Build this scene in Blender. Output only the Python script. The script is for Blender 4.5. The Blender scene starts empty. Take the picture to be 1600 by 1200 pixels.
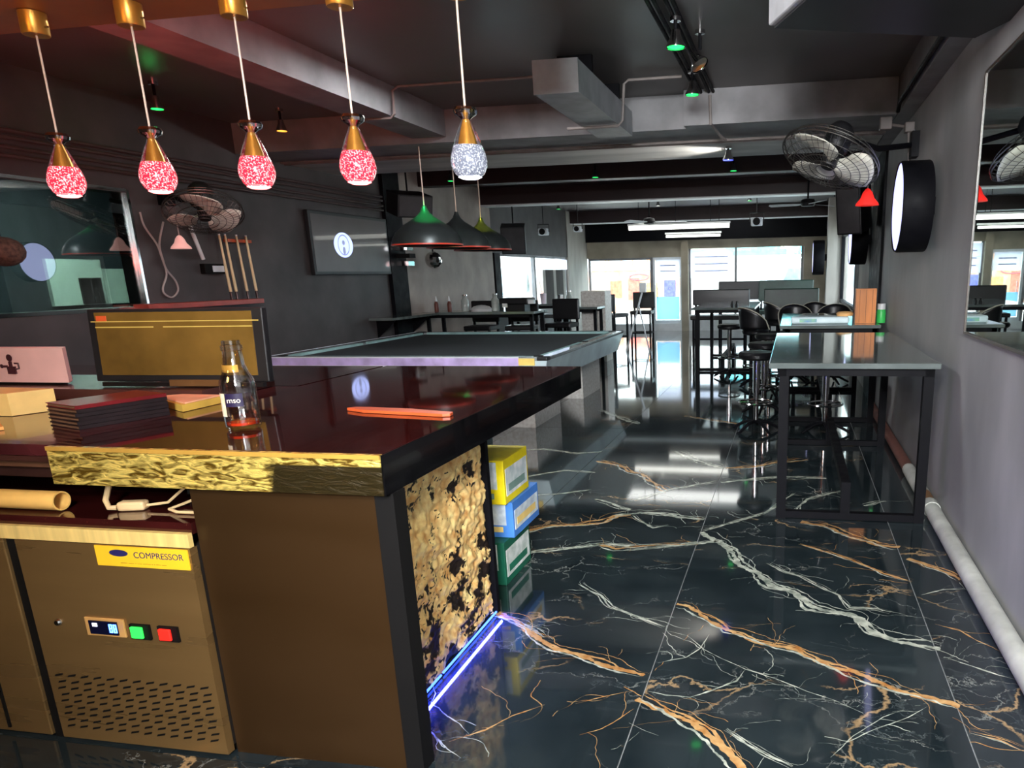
import bpy, bmesh, math, random
from mathutils import Vector, Matrix, Quaternion, noise
random.seed(7)
scene = bpy.context.scene
COL = scene.collection
PI = math.pi

# ------------------------------------------------------------------ camera
CR = [[0.9835329, 0.0193106, 0.17969456], [0.02678618, 0.96771883, -0.25060481], [-0.17873314, 0.2512914, 0.95126605]]
cam_data = bpy.data.cameras.new('camera')
cam = bpy.data.objects.new('camera', cam_data)
COL.objects.link(cam)
right = Vector((CR[0][0], CR[0][2], -CR[0][1]))
down = Vector((CR[1][0], CR[1][2], -CR[1][1]))
fwd = Vector((CR[2][0], CR[2][2], -CR[2][1]))
m3 = Matrix((right, -down, -fwd)).transposed()
cam.matrix_world = Matrix.Translation((0, 0, 1.6)) @ m3.to_4x4()
cam_data.sensor_fit = 'HORIZONTAL'
cam_data.sensor_width = 36.0
cam_data.lens = 1145.11 / 1600 * 36.0
cam_data.shift_x = (800 - 1023.23) / 1600
cam_data.shift_y = (724.41 - 600) / 1600
cam_data.clip_start = 0.05
cam_data.clip_end = 300
scene.camera = cam

# ------------------------------------------------------------------ view + world
scene.view_settings.view_transform = 'Standard'
scene.view_settings.look = 'None'
scene.view_settings.exposure = 0.68
scene.view_settings.gamma = 1.0
scene.view_settings.use_curve_mapping = False
world = bpy.data.worlds.new('sky'); scene.world = world
world.use_nodes = True
wn = world.node_tree; wn.nodes.clear()
wo = wn.nodes.new('ShaderNodeOutputWorld'); bg = wn.nodes.new('ShaderNodeBackground')
bg.inputs[0].default_value = (0.82, 0.9, 1.0, 1); bg.inputs[1].default_value = 8.5
wn.links.new(bg.outputs[0], wo.inputs[0])

def add_light(name, kind, loc, energy, color, size=0.1, size_y=None, direction=None, spot=None, blend=0.5, portal=False):
    d = bpy.data.lights.new(name, kind)
    d.energy = energy; d.color = color
    if kind == 'AREA':
        d.size = size
        if size_y: d.shape = 'RECTANGLE'; d.size_y = size_y
    elif kind in ('POINT', 'SPOT'):
        d.shadow_soft_size = size
        if spot: d.spot_size = spot; d.spot_blend = blend
    o = bpy.data.objects.new(name, d); COL.objects.link(o); o.location = loc
    if direction is not None:
        o.rotation_euler = Vector(direction).to_track_quat('-Z', 'Y').to_euler()
    if portal: d.cycles.is_portal = True
    return o
sun = add_light('sun', 'SUN', (0, 30, 20), 2.2, (1, .95, .88), direction=(-0.25, 0.35, -1))
sun.data.angle = 0.02
# daylight entering through the glazed street front and side windows
add_light('daylight_portal', 'AREA', (-2.8, 21.25, 1.15), 1, (1, 1, 1), 6.2, 1.8, direction=(0, -1, 0), portal=True)
# kitchen ceiling lamp behind the photographer
add_light('kitchen_lamp', 'AREA', (0.25, -2.4, 2.7), 400, (.95, .97, 1), 1.3, .8, direction=(-0.15, 1, -.1))
add_light('ceiling_fill_lamp', 'AREA', (-0.4, -0.9, 2.95), 95, (.96, .98, 1), .7, .3, direction=(.12, 1, .06))  # fill added to brighten the ceiling and the right-hand beams
add_light('stone_fill_spot', 'SPOT', (0.5, 0.4, 2.9), 95, (1, .86, .62), .06, direction=(-1.92, 2.2, -2.4), spot=.42, blend=.5)  # added spot that brightens the stone cladding
# warm lamp over the fridge at the back bar, behind and left of the photographer
add_light('back_bar_lamp', 'POINT', (-2.9, 0.35, 2.2), 24, (1, .5, .12), .12)
add_light('soffit_fill_spot', 'SPOT', (-0.55, 8.6, 2.66), 60, (1, .98, .95), .03, direction=(-1, 0, .16), spot=1.3, blend=.8)  # fill without its own fixture, added to brighten the soffit
# fill light without a fixture, added in front of the pool table
add_light('pool_bay_fill', 'AREA', (-2.6, 5.8, 3.14), 40, (.96, .97, 1), .5, .5, direction=(0, .0, -1))

# ------------------------------------------------------------------ materials
def lin(c):
    return tuple(((v / 255) / 12.92 if v / 255 <= .04045 else ((v / 255 + .055) / 1.055) ** 2.4) for v in c)
MATS = {}
def mat(name, rgb, rough=.5, metal=0.0, var=.15, scale=6.0, bump=0.0, emit=None, estr=0.0, rvar=0.0, spec=.5, coat=0.0, rgb2=None, stretch=(1, 1, 1), detail=4):
    if name in MATS: return MATS[name]
    m = bpy.data.materials.new(name); m.use_nodes = True
    nt = m.node_tree; N = nt.nodes; L = nt.links
    b = N['Principled BSDF']
    c = lin(rgb)
    tc = N.new('ShaderNodeTexCoord'); mp = N.new('ShaderNodeMapping'); mp.inputs['Scale'].default_value = stretch
    L.new(tc.outputs['Object'], mp.inputs[0])
    nz = N.new('ShaderNodeTexNoise'); nz.inputs['Scale'].default_value = scale; nz.inputs['Detail'].default_value = detail
    L.new(mp.outputs[0], nz.inputs['Vector'])
    mx = N.new('ShaderNodeMix'); mx.data_type = 'RGBA'
    c2 = lin(rgb2) if rgb2 else tuple(min(1, v * (1 + var * 2)) for v in c)
    c1 = c if rgb2 else tuple(v * (1 - var) for v in c)
    mx.inputs[6].default_value = (*c1, 1); mx.inputs[7].default_value = (*c2, 1)
    mr = N.new('ShaderNodeMapRange'); mr.inputs[1].default_value = .3; mr.inputs[2].default_value = .7
    L.new(nz.outputs[0], mr.inputs[0]); L.new(mr.outputs[0], mx.inputs[0])
    L.new(mx.outputs[2], b.inputs['Base Color'])
    b.inputs['Roughness'].default_value = rough; b.inputs['Metallic'].default_value = metal
    b.inputs['Specular IOR Level'].default_value = spec
    b.inputs['Coat Weight'].default_value = coat
    if rvar:
        r2 = N.new('ShaderNodeMapRange'); r2.inputs[1].default_value = .3; r2.inputs[2].default_value = .7
        r2.inputs[3].default_value = max(0, rough - rvar); r2.inputs[4].default_value = rough + rvar
        L.new(nz.outputs[0], r2.inputs[0]); L.new(r2.outputs[0], b.inputs['Roughness'])
    if bump:
        bp = N.new('ShaderNodeBump'); bp.inputs['Strength'].default_value = bump; bp.inputs['Distance'].default_value = .01
        L.new(nz.outputs[0], bp.inputs['Height']); L.new(bp.outputs[0], b.inputs['Normal'])
    if emit:
        b.inputs['Emission Color'].default_value = (*lin(emit), 1); b.inputs['Emission Strength'].default_value = estr
    MATS[name] = m
    return m
def glass(name, tint=(235, 245, 245), refl=.12, rough=0.0, top=1.0):
    if name in MATS: return MATS[name]
    m = bpy.data.materials.new(name); m.use_nodes = True
    nt = m.node_tree; N = nt.nodes; L = nt.links
    N.remove(N['Principled BSDF'])
    t = N.new('ShaderNodeBsdfTransparent'); t.inputs[0].default_value = (*lin(tint), 1)
    g = N.new('ShaderNodeBsdfGlossy'); g.inputs['Roughness'].default_value = rough
    lw = N.new('ShaderNodeLayerWeight'); lw.inputs[0].default_value = .25
    mr = N.new('ShaderNodeMapRange'); mr.inputs[3].default_value = refl; mr.inputs[4].default_value = top
    L.new(lw.outputs['Fresnel'], mr.inputs[0])
    mx = N.new('ShaderNodeMixShader')
    L.new(mr.outputs[0], mx.inputs[0]); L.new(t.outputs[0], mx.inputs[1]); L.new(g.outputs[0], mx.inputs[2])
    L.new(mx.outputs[0], N['Material Output'].inputs[0])
    MATS[name] = m
    return m
def emis(name, rgb, s):
    return mat(name, rgb, .5, emit=rgb, estr=s, var=.05)

M_wall_r = mat('grey_plaster', (150, 151, 150), .62, var=.16, scale=2.2, bump=.25, rvar=.12, stretch=(1, 1, .5), detail=8)
M_wall_dark = mat('charcoal_plaster', (66, 62, 62), .6, var=.2, scale=2.5, bump=.25, detail=8)
M_wall_pale = mat('pale_plaster', (150, 144, 136), .7, var=.15, scale=3, stretch=(1, 1, .3))
M_ceil = mat('black_ceiling_paint', (92, 87, 85), .42, var=.3, scale=1.2, bump=.2, rvar=.1, detail=8)
M_ceil_brown = mat('brown_soffit_board', (172, 108, 62), .4, var=.15, scale=2, detail=6)
M_beam = mat('dark_grey_beam_paint', (124, 123, 124), .6, var=.22, scale=3, bump=.3, detail=8)
M_lit_soffit = mat('lit_soffit_grey', (176, 174, 168), .6, var=.25, scale=1.5, stretch=(.4, 2, 1), detail=8)  # paler grey stands in for light falling on the soffit
M_duct = mat('galvanised_duct', (150, 154, 156), .5, metal=.2, var=.15, scale=5, bump=.1)
M_pipe_grey = mat('grey_conduit', (120, 112, 108), .5, var=.15, scale=8)
M_pvc = mat('pale_pvc_pipe', (172, 174, 166), .5, var=.22, scale=5, stretch=(1, 1, 1), detail=8)
M_brown_joint = mat('brown_joint', (110, 80, 50), .6)
M_black = mat('black_metal', (8, 8, 12), .6, metal=0, var=.2, scale=8, rvar=.1, spec=.12)
M_blackmat = mat('black_plastic', (20, 20, 22), .5, var=.2)
M_black_vinyl = mat('black_vinyl', (9, 9, 12), .4, var=.3, scale=9, bump=.1)
M_green_vinyl = mat('dark_green_vinyl', (20, 42, 34), .45, var=.25, scale=6, bump=.1)
M_steel = mat('brushed_steel', (146, 114, 70), .3, metal=.65, var=.06, scale=2, stretch=(.5, 1, 5), rvar=.06)
M_steel_panel = mat('brown_laminate_panel', (56, 38, 19), .34, metal=.4, var=.07, scale=1.5, stretch=(.6, 1, 3), rvar=.06)
M_gasket = mat('black_rubber', (7, 6, 6), .7, spec=.2)
M_chrome = mat('chrome', (205, 205, 205), .12, metal=1, var=.05)
M_gold = mat('polished_gold', (232, 164, 72), .32, metal=.75, var=.15, scale=10)
M_cream_fascia = mat('ribbed_yellow_fascia', (216, 186, 112), .45, var=.14, scale=10, stretch=(3, 1, .2))
M_white = mat('white_plastic', (214, 216, 216), .45, var=.06)
M_white_dirty = mat('white_enamel', (196, 200, 204), .5, var=.1)
M_blade = mat('grey_fan_blade', (206, 204, 190), .45, var=.12, scale=5)
M_wire = mat('fan_guard_wire', (84, 82, 78), .35, metal=.8, var=.1)
M_cloth = mat('charcoal_table_cloth', (52, 58, 62), .9, var=.1, scale=30, bump=.05)
M_rail = mat('pale_blue_laminate', (212, 232, 238), .3, var=.1, scale=3, coat=.3)
M_rail_top = mat('grey_rail_laminate', (140, 146, 148), .25, var=.15, scale=5, coat=.4)
M_trim_white = mat('white_trim', (222, 224, 232), .3, var=.04)
M_wood = mat('orange_wood', (176, 104, 38), .5, var=.35, scale=5, stretch=(1, 1, .25), detail=8)
M_wood_board = mat('red_brown_board', (178, 76, 36), .4, var=.2, scale=8, stretch=(.4, 3, 1))
M_redledge = mat('red_stained_wood', (150, 56, 44), .4, var=.15, scale=5)
M_cue = mat('maple_cue_wood', (206, 182, 138), .4, var=.12, scale=8)
M_cue_butt = mat('dark_cue_butt', (40, 24, 20), .3)
M_tabletop = mat('grey_green_stone_top', (92, 100, 98), .07, var=.25, scale=4, stretch=(.5, 2, 1), detail=8, coat=.3)
M_glow_face = emis('lit_white_acrylic', (196, 200, 255), 1.0)
M_bottle = glass('clear_glass', (250, 251, 250), .12, top=.6)
M_knob = glass('thick_glass', (235, 235, 235), .5)
M_window = glass('window_glass', (240, 246, 246), .04, top=.35)
M_red_glass = None

def granite():
    m = mat('galaxy_granite', (46, 13, 12), .05, var=.3, scale=3, coat=.2, detail=8)
    nt = m.node_tree; N = nt.nodes; L = nt.links; b = N['Principled BSDF']
    tc = N.new('ShaderNodeTexCoord')
    v = N.new('ShaderNodeTexVoronoi'); v.inputs['Scale'].default_value = 160
    L.new(tc.outputs['Object'], v.inputs['Vector'])
    mr = N.new('ShaderNodeMapRange'); mr.inputs[1].default_value = .16; mr.inputs[2].default_value = .06; mr.inputs[3].default_value = 0; mr.inputs[4].default_value = 1
    L.new(v.outputs['Distance'], mr.inputs[0])
    nz = N.new('ShaderNodeTexNoise'); nz.inputs['Scale'].default_value = 45; L.new(tc.outputs['Object'], nz.inputs['Vector'])
    m2 = N.new('ShaderNodeMapRange'); m2.inputs[1].default_value = .55; m2.inputs[2].default_value = .65; L.new(nz.outputs[0], m2.inputs[0])
    mu = N.new('ShaderNodeMath'); mu.operation = 'MULTIPLY'; L.new(mr.outputs[0], mu.inputs[0]); L.new(m2.outputs[0], mu.inputs[1])
    old = b.inputs['Base Color'].links[0].from_socket
    mx = N.new('ShaderNodeMix'); mx.data_type = 'RGBA'; mx.inputs[7].default_value = (.42, .26, .12, 1)
    L.new(old, mx.inputs[6]); L.new(mu.outputs[0], mx.inputs[0]); L.new(mx.outputs[2], b.inputs['Base Color'])
    return m
M_granite = granite()

def lit_edge():  # dark granite edge with yellow spotlight painted into its colour
    m = bpy.data.materials.new('yellow_lit_edge'); m.use_nodes = True; MATS['lit_edge'] = m
    nt = m.node_tree; N = nt.nodes; L = nt.links; b = N['Principled BSDF']
    tc = N.new('ShaderNodeTexCoord'); mp = N.new('ShaderNodeMapping'); mp.inputs['Scale'].default_value = (12, 9, 44); mp.inputs['Rotation'].default_value = (0, .25, 0)
    L.new(tc.outputs['Object'], mp.inputs[0])
    nz = N.new('ShaderNodeTexNoise'); nz.inputs['Scale'].default_value = 1.3; nz.inputs['Detail'].default_value = 6; nz.inputs['Distortion'].default_value = 1.5
    L.new(mp.outputs[0], nz.inputs['Vector'])
    sp = N.new('ShaderNodeSeparateXYZ'); L.new(tc.outputs['Object'], sp.inputs[0])
    # painted yellow light fades towards the right-hand end
    mr = N.new('ShaderNodeMapRange'); mr.inputs[1].default_value = .62; mr.inputs[2].default_value = .95; L.new(sp.outputs[0], mr.inputs[0])
    z2 = N.new('ShaderNodeMapRange'); z2.inputs[1].default_value = .086; z2.inputs[2].default_value = .092; L.new(sp.outputs[2], z2.inputs[0])
    iv = N.new('ShaderNodeMath'); iv.operation = 'SUBTRACT'; iv.inputs[0].default_value = 1; L.new(z2.outputs[0], iv.inputs[1])
    n2 = N.new('ShaderNodeTexNoise'); n2.inputs['Scale'].default_value = 14; n2.inputs['Detail'].default_value = 6; L.new(tc.outputs['Object'], n2.inputs['Vector'])
    ad = N.new('ShaderNodeMath'); ad.operation = 'ADD'; L.new(mr.outputs[0], ad.inputs[0]); L.new(n2.outputs[0], ad.inputs[1])
    m2 = N.new('ShaderNodeMapRange'); m2.inputs[1].default_value = .95; m2.inputs[2].default_value = 1.15; L.new(ad.outputs[0], m2.inputs[0])
    mu = N.new('ShaderNodeMath'); mu.operation = 'MULTIPLY'; L.new(m2.outputs[0], mu.inputs[0]); L.new(iv.outputs[0], mu.inputs[1])
    rp = N.new('ShaderNodeValToRGB'); e = rp.color_ramp.elements
    e[0].position = .4; e[0].color = (*lin((104, 78, 22)), 1); e[1].position = .6; e[1].color = (*lin((255, 226, 120)), 1)
    L.new(nz.outputs[0], rp.inputs[0])
    mx = N.new('ShaderNodeMix'); mx.data_type = 'RGBA'; mx.inputs[7].default_value = (*lin((50, 42, 22)), 1)
    L.new(rp.outputs[0], mx.inputs[6]); L.new(mu.outputs[0], mx.inputs[0]); L.new(mx.outputs[2], b.inputs['Base Color'])
    b.inputs['Metallic'].default_value = .55; b.inputs['Roughness'].default_value = .28
    bp = N.new('ShaderNodeBump'); bp.inputs['Strength'].default_value = .8; bp.inputs['Distance'].default_value = .01
    L.new(nz.outputs[0], bp.inputs['Height']); L.new(bp.outputs[0], b.inputs['Normal'])
    return m
M_lit_edge = lit_edge()

def marble():
    m = bpy.data.materials.new('black_marble'); m.use_nodes = True; MATS['marble'] = m
    nt = m.node_tree; N = nt.nodes; L = nt.links; b = N['Principled BSDF']
    tc = N.new('ShaderNodeNewGeometry'); oi = N.new('ShaderNodeObjectInfo')
    sc = N.new('ShaderNodeVectorMath'); sc.operation = 'SCALE'; sc.inputs[0].default_value = (37, 53, 0)
    L.new(oi.outputs['Random'], sc.inputs['Scale'])
    ad = N.new('ShaderNodeVectorMath'); L.new(tc.outputs['Position'], ad.inputs[0]); L.new(sc.outputs[0], ad.inputs[1])
    nz = N.new('ShaderNodeTexNoise'); nz.inputs['Scale'].default_value = 2.2; nz.inputs['Detail'].default_value = 8; nz.inputs['Roughness'].default_value = .6
    L.new(ad.outputs[0], nz.inputs['Vector'])
    s2 = N.new('ShaderNodeVectorMath'); s2.operation = 'SCALE'; s2.inputs['Scale'].default_value = .55
    L.new(nz.outputs['Color'], s2.inputs[0])
    a2 = N.new('ShaderNodeVectorMath'); L.new(ad.outputs[0], a2.inputs[0]); L.new(s2.outputs[0], a2.inputs[1])
    mp = N.new('ShaderNodeMapping'); mp.inputs['Rotation'].default_value = (0, 0, .45); mp.inputs['Scale'].default_value = (.75, 2.0, 1)
    L.new(a2.outputs[0], mp.inputs[0])
    def veins(scale, w0, w1, feat='DISTANCE_TO_EDGE'):
        v = N.new('ShaderNodeTexVoronoi'); v.feature = feat; v.inputs['Scale'].default_value = scale
        L.new(mp.outputs[0], v.inputs['Vector'])
        r = N.new('ShaderNodeMapRange'); r.inputs[1].default_value = w0; r.inputs[2].default_value = w1; r.inputs[3].default_value = 1; r.inputs[4].default_value = 0
        L.new(v.outputs['Distance'], r.inputs[0]); return r.outputs[0]
    n3 = N.new('ShaderNodeTexNoise'); n3.inputs['Scale'].default_value = 1.7; n3.inputs['Detail'].default_value = 5; L.new(ad.outputs[0], n3.inputs['Vector'])
    def mask(out, lo, hi):
        r = N.new('ShaderNodeMapRange'); r.inputs[1].default_value = lo; r.inputs[2].default_value = hi; L.new(n3.outputs[0], r.inputs[0])
        k = N.new('ShaderNodeMath'); k.operation = 'MULTIPLY'; L.new(out, k.inputs[0]); L.new(r.outputs[0], k.inputs[1]); return k.outputs[0]
    va = mask(veins(.9, .002, .012), .5, .6)
    vb = mask(veins(2.4, .001, .011), .47, .6)
    vc = mask(veins(6.5, .004, .03), .5, .7)
    base = N.new('ShaderNodeMix'); base.data_type = 'RGBA'
    base.inputs[6].default_value = (.009, .015, .018, 1); base.inputs[7].default_value = (.028, .04, .044, 1)
    r5 = N.new('ShaderNodeMapRange'); r5.inputs[1].default_value = .35; r5.inputs[2].default_value = .75; L.new(nz.outputs[0], r5.inputs[0]); L.new(r5.outputs[0], base.inputs[0])
    cur = base.outputs[2]
    for v, c in ((vc, (.07, .085, .085, 1)), (vb, (.2, .21, .19, 1)), (va, (.36, .24, .12, 1))):
        mx = N.new('ShaderNodeMix'); mx.data_type = 'RGBA'; mx.inputs[7].default_value = c
        L.new(cur, mx.inputs[6]); L.new(v, mx.inputs[0]); cur = mx.outputs[2]
    L.new(cur, b.inputs['Base Color'])
    b.inputs['Roughness'].default_value = .07; b.inputs['Specular IOR Level'].default_value = .6
    b.inputs['Coat Weight'].default_value = .5; b.inputs['Coat Roughness'].default_value = .04
    return m
M_marble = marble()
M_vein_g = mat('gold_marble_vein', (166, 106, 48), .1, var=.3, scale=20, rgb2=(212, 174, 118), coat=.5, detail=8)
M_vein_w = mat('white_marble_vein', (104, 114, 104), .1, var=.3, scale=22, rgb2=(216, 220, 202), coat=.5, detail=8)
M_grout = mat('grey_grout', (150, 152, 150), .6)

# ------------------------------------------------------------------ mesh helpers
WM = {}
class MB:
    def __init__(s): s.v = []; s.f = []; s.sm = []
    def add(s, vs, fs, smooth=False):
        n = len(s.v); s.v += [tuple(p) for p in vs]
        for f in fs: s.f.append(tuple(i + n for i in f)); s.sm.append(smooth)
        return s
    def box(s, x0, x1, y0, y1, z0, z1, M=None, bev=0.0):
        if bev > 0:
            bm = bmesh.new(); bmesh.ops.create_cube(bm, size=1)
            for v in bm.verts:
                v.co = Vector(((x0 + x1) / 2 + v.co.x * (x1 - x0), (y0 + y1) / 2 + v.co.y * (y1 - y0), (z0 + z1) / 2 + v.co.z * (z1 - z0)))
            bmesh.ops.bevel(bm, geom=bm.edges[:], offset=bev, segments=2, affect='EDGES', profile=.5)
            bm.verts.index_update()
            vs = [v.co.copy() for v in bm.verts]; fs = [[v.index for v in f.verts] for f in bm.faces]; bm.free()
            if M: vs = [M @ v for v in vs]
            return s.add(vs, fs)
        vs = [Vector(p) for p in ((x0, y0, z0), (x1, y0, z0), (x1, y1, z0), (x0, y1, z0), (x0, y0, z1), (x1, y0, z1), (x1, y1, z1), (x0, y1, z1))]
        if M: vs = [M @ v for v in vs]
        return s.add(vs, [(0, 3, 2, 1), (4, 5, 6, 7), (0, 1, 5, 4), (1, 2, 6, 5), (2, 3, 7, 6), (3, 0, 4, 7)])
    def tube(s, pts, r, n=8, cap=True, r2=None, closed=False):
        pts = [Vector(p) for p in pts]; K = len(pts); rings = []
        ref = None
        for i, p in enumerate(pts):
            if closed: d = (pts[(i + 1) % K] - pts[i - 1])
            else: d = (pts[min(i + 1, K - 1)] - pts[max(i - 1, 0)])
            d = d.normalized() if d.length > 1e-9 else Vector((0, 0, 1))
            if ref is None:
                ref = d.cross(Vector((0, 0, 1)))
                if ref.length < 1e-3: ref = d.cross(Vector((1, 0, 0)))
            u = (ref - d * ref.dot(d)).normalized(); ref = u; w = d.cross(u)
            rr = r if r2 is None else r + (r2 - r) * i / max(1, K - 1)
            rings.append([p + (u * math.cos(2 * PI * k / n) + w * math.sin(2 * PI * k / n)) * rr for k in range(n)])
        vs = [q for rg in rings for q in rg]; fs = []
        for i in range(K if closed else K - 1):
            j = (i + 1) % K
            for k in range(n):
                a = i * n + k; b_ = i * n + (k + 1) % n; c = j * n + (k + 1) % n; d_ = j * n + k
                fs.append((a, b_, c, d_))
        if cap and not closed: fs.append(tuple(range(n))[::-1]); fs.append(tuple((K - 1) * n + k for k in range(n)))
        return s.add(vs, fs, True)
    def lathe(s, prof, c=(0, 0, 0), n=24, M=None, cap=False):
        c = Vector(c); vs = []; fs = []
        for (r, z) in prof:
            for k in range(n):
                a = 2 * PI * k / n; vs.append(Vector((r * math.cos(a), r * math.sin(a), z)))
        for i in range(len(prof) - 1):
            for k in range(n):
                fs.append((i * n + k, i * n + (k + 1) % n, (i + 1) * n + (k + 1) % n, (i + 1) * n + k))
        if cap: fs.append(tuple(range(n))[::-1]); fs.append(tuple((len(prof) - 1) * n + k for k in range(n)))
        vs = [(M @ v if M else v) + c for v in vs]
        return s.add(vs, fs, True)
    def sphere(s, c, r, n=12, sc=(1, 1, 1)):
        prof = [(max(1e-4, r * math.sin(PI * i / n)), -r * math.cos(PI * i / n)) for i in range(n + 1)]
        return s.lathe(prof, c, 2 * n, Matrix.Diagonal(sc))
    def prism(s, poly, z0, z1, M=None):
        n = len(poly); vs = [Vector((x, y, z0)) for x, y in poly] + [Vector((x, y, z1)) for x, y in poly]
        if M: vs = [M @ v for v in vs]
        return s.add(vs, [tuple(range(n))[::-1], tuple(range(n, 2 * n))] + [(i, (i + 1) % n, n + (i + 1) % n, n + i) for i in range(n)])
    def build(s, name, m, parent=None, local=False, label=None, bevel=None):
        me = bpy.data.meshes.new(name)
        if parent is not None:
            inv = Matrix.Identity(4) if local else WM[parent].inverted()
            org = Matrix.Identity(4)
            vs = [inv @ Vector(p) for p in s.v]
        else:
            xs = [p[0] for p in s.v]; ys = [p[1] for p in s.v]; zs = [p[2] for p in s.v]
            o = Vector(((min(xs) + max(xs)) / 2, (min(ys) + max(ys)) / 2, min(zs)))
            org = Matrix.Translation(o); vs = [Vector(p) - o for p in s.v]
        me.from_pydata([tuple(v) for v in vs], [], s.f)
        me.polygons.foreach_set('use_smooth', s.sm)
        me.materials.append(m)
        bm = bmesh.new(); bm.from_mesh(me); bmesh.ops.recalc_face_normals(bm, faces=bm.faces[:]); bm.to_mesh(me); bm.free()
        if any(s.sm): me.set_sharp_from_angle(angle=.7)
        me.update()
        ob = bpy.data.objects.new(name, me); COL.objects.link(ob)
        if parent is not None: ob.parent = parent; WM[ob] = WM[parent].copy()
        else: ob.matrix_world = org; WM[ob] = org
        if label: ob['label'] = label
        if bevel:
            md = ob.modifiers.new('bevel', 'BEVEL'); md.width = bevel; md.segments = 2; md.limit_method = 'ANGLE'; md.angle_limit = .7
        return ob
def tag(o, label, cat, group=None):
    o['label'] = label; o['category'] = cat
    if group: o['group'] = group
    return o
def thing(name, label, cat, loc=(0, 0, 0), group=None, M=None):
    o = bpy.data.objects.new(name, None); COL.objects.link(o); o.empty_display_size = .05
    W = Matrix.Translation(loc) @ (M if M else Matrix.Identity(4))
    o.matrix_world = W; WM[o] = W
    return tag(o, label, cat, group)
def dup(root, loc, rz=0.0, label=None, M=None, scale=1.0):
    r = root.copy(); COL.objects.link(r)
    W = Matrix.Translation(loc) @ (M if M else Matrix.Rotation(rz, 4, 'Z')) @ Matrix.Scale(scale, 4)
    r.matrix_world = W; WM[r] = W
    if label: r['label'] = label
    for ch in list(root.children):
        c = ch.copy(); COL.objects.link(c); c.parent = r; WM[c] = W
        for g in ch.children:
            d = g.copy(); COL.objects.link(d); d.parent = c; WM[d] = W
    return r
def struct(name, mb, m, parent=None, **k):
    o = mb.build(name, m, parent, **k)
    if parent is None: o['kind'] = 'structure'
    return o
def arc(c, r, a0, a1, n, axis='z'):
    out = []
    for i in range(n + 1):
        a = a0 + (a1 - a0) * i / n
        if axis == 'z': out.append((c[0] + r * math.cos(a), c[1] + r * math.sin(a), c[2]))
        elif axis == 'y': out.append((c[0] + r * math.cos(a), c[1], c[2] + r * math.sin(a)))
        else: out.append((c[0], c[1] + r * math.cos(a), c[2] + r * math.sin(a)))
    return out
def text(name, s, size, m, parent, M, label=None, align='CENTER', ext=.0008):
    cu = bpy.data.curves.new(name, 'FONT'); cu.body = s; cu.size = size; cu.extrude = ext; cu.align_x = align; cu.align_y = 'CENTER'
    ob = bpy.data.objects.new(name, cu); COL.objects.link(ob)
    dg = bpy.context.evaluated_depsgraph_get(); me = bpy.data.meshes.new_from_object(ob.evaluated_get(dg))
    bpy.data.objects.remove(ob)
    me.transform(M if parent is None else WM[parent].inverted() @ M); me.materials.clear(); me.materials.append(m); me.name = name
    o = bpy.data.objects.new(name, me); COL.objects.link(o)
    if parent is not None: o.parent = parent; WM[o] = WM[parent].copy()
    if label: o['label'] = label
    return o
def face_y(x, y, z):   # text plane facing -Y (towards the camera)
    return Matrix.Translation((x, y, z)) @ Matrix.Rotation(PI / 2, 4, 'X')

# ================================================================== SETTING
XL, XR, ZC = -5.8, 1.0, 3.2
fl = struct('floor', MB().box(-6.0, 1.1, -3.2, 21.4, -.2, -.006), M_grout)
tile_mesh = {}
def tile(x0, x1, y0, y1):
    k = (round(x1 - x0, 3), round(y1 - y0, 3)); g = .0022
    if k not in tile_mesh:
        t = MB().box(g, k[0] - g, g, k[1] - g, -.01, 0).build('tile', M_marble, fl, local=True); tile_mesh[k] = t
    else:
        t = tile_mesh[k].copy(); COL.objects.link(t)
    t.location = Vector((x0, y0, 0)) - WM[fl].translation; t.parent = fl
    return t
xs = [-6.0] + [-.535 + 1.185 * k for k in range(-4, 2)] + [1.1]
ys = [-3.2] + [1.89 + 2.8 * k for k in range(-1, 7)] + [21.4]
for i in range(len(xs) - 1):
    for j in range(len(ys) - 1): tile(xs[i], xs[i + 1], ys[j], ys[j + 1])

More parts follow.
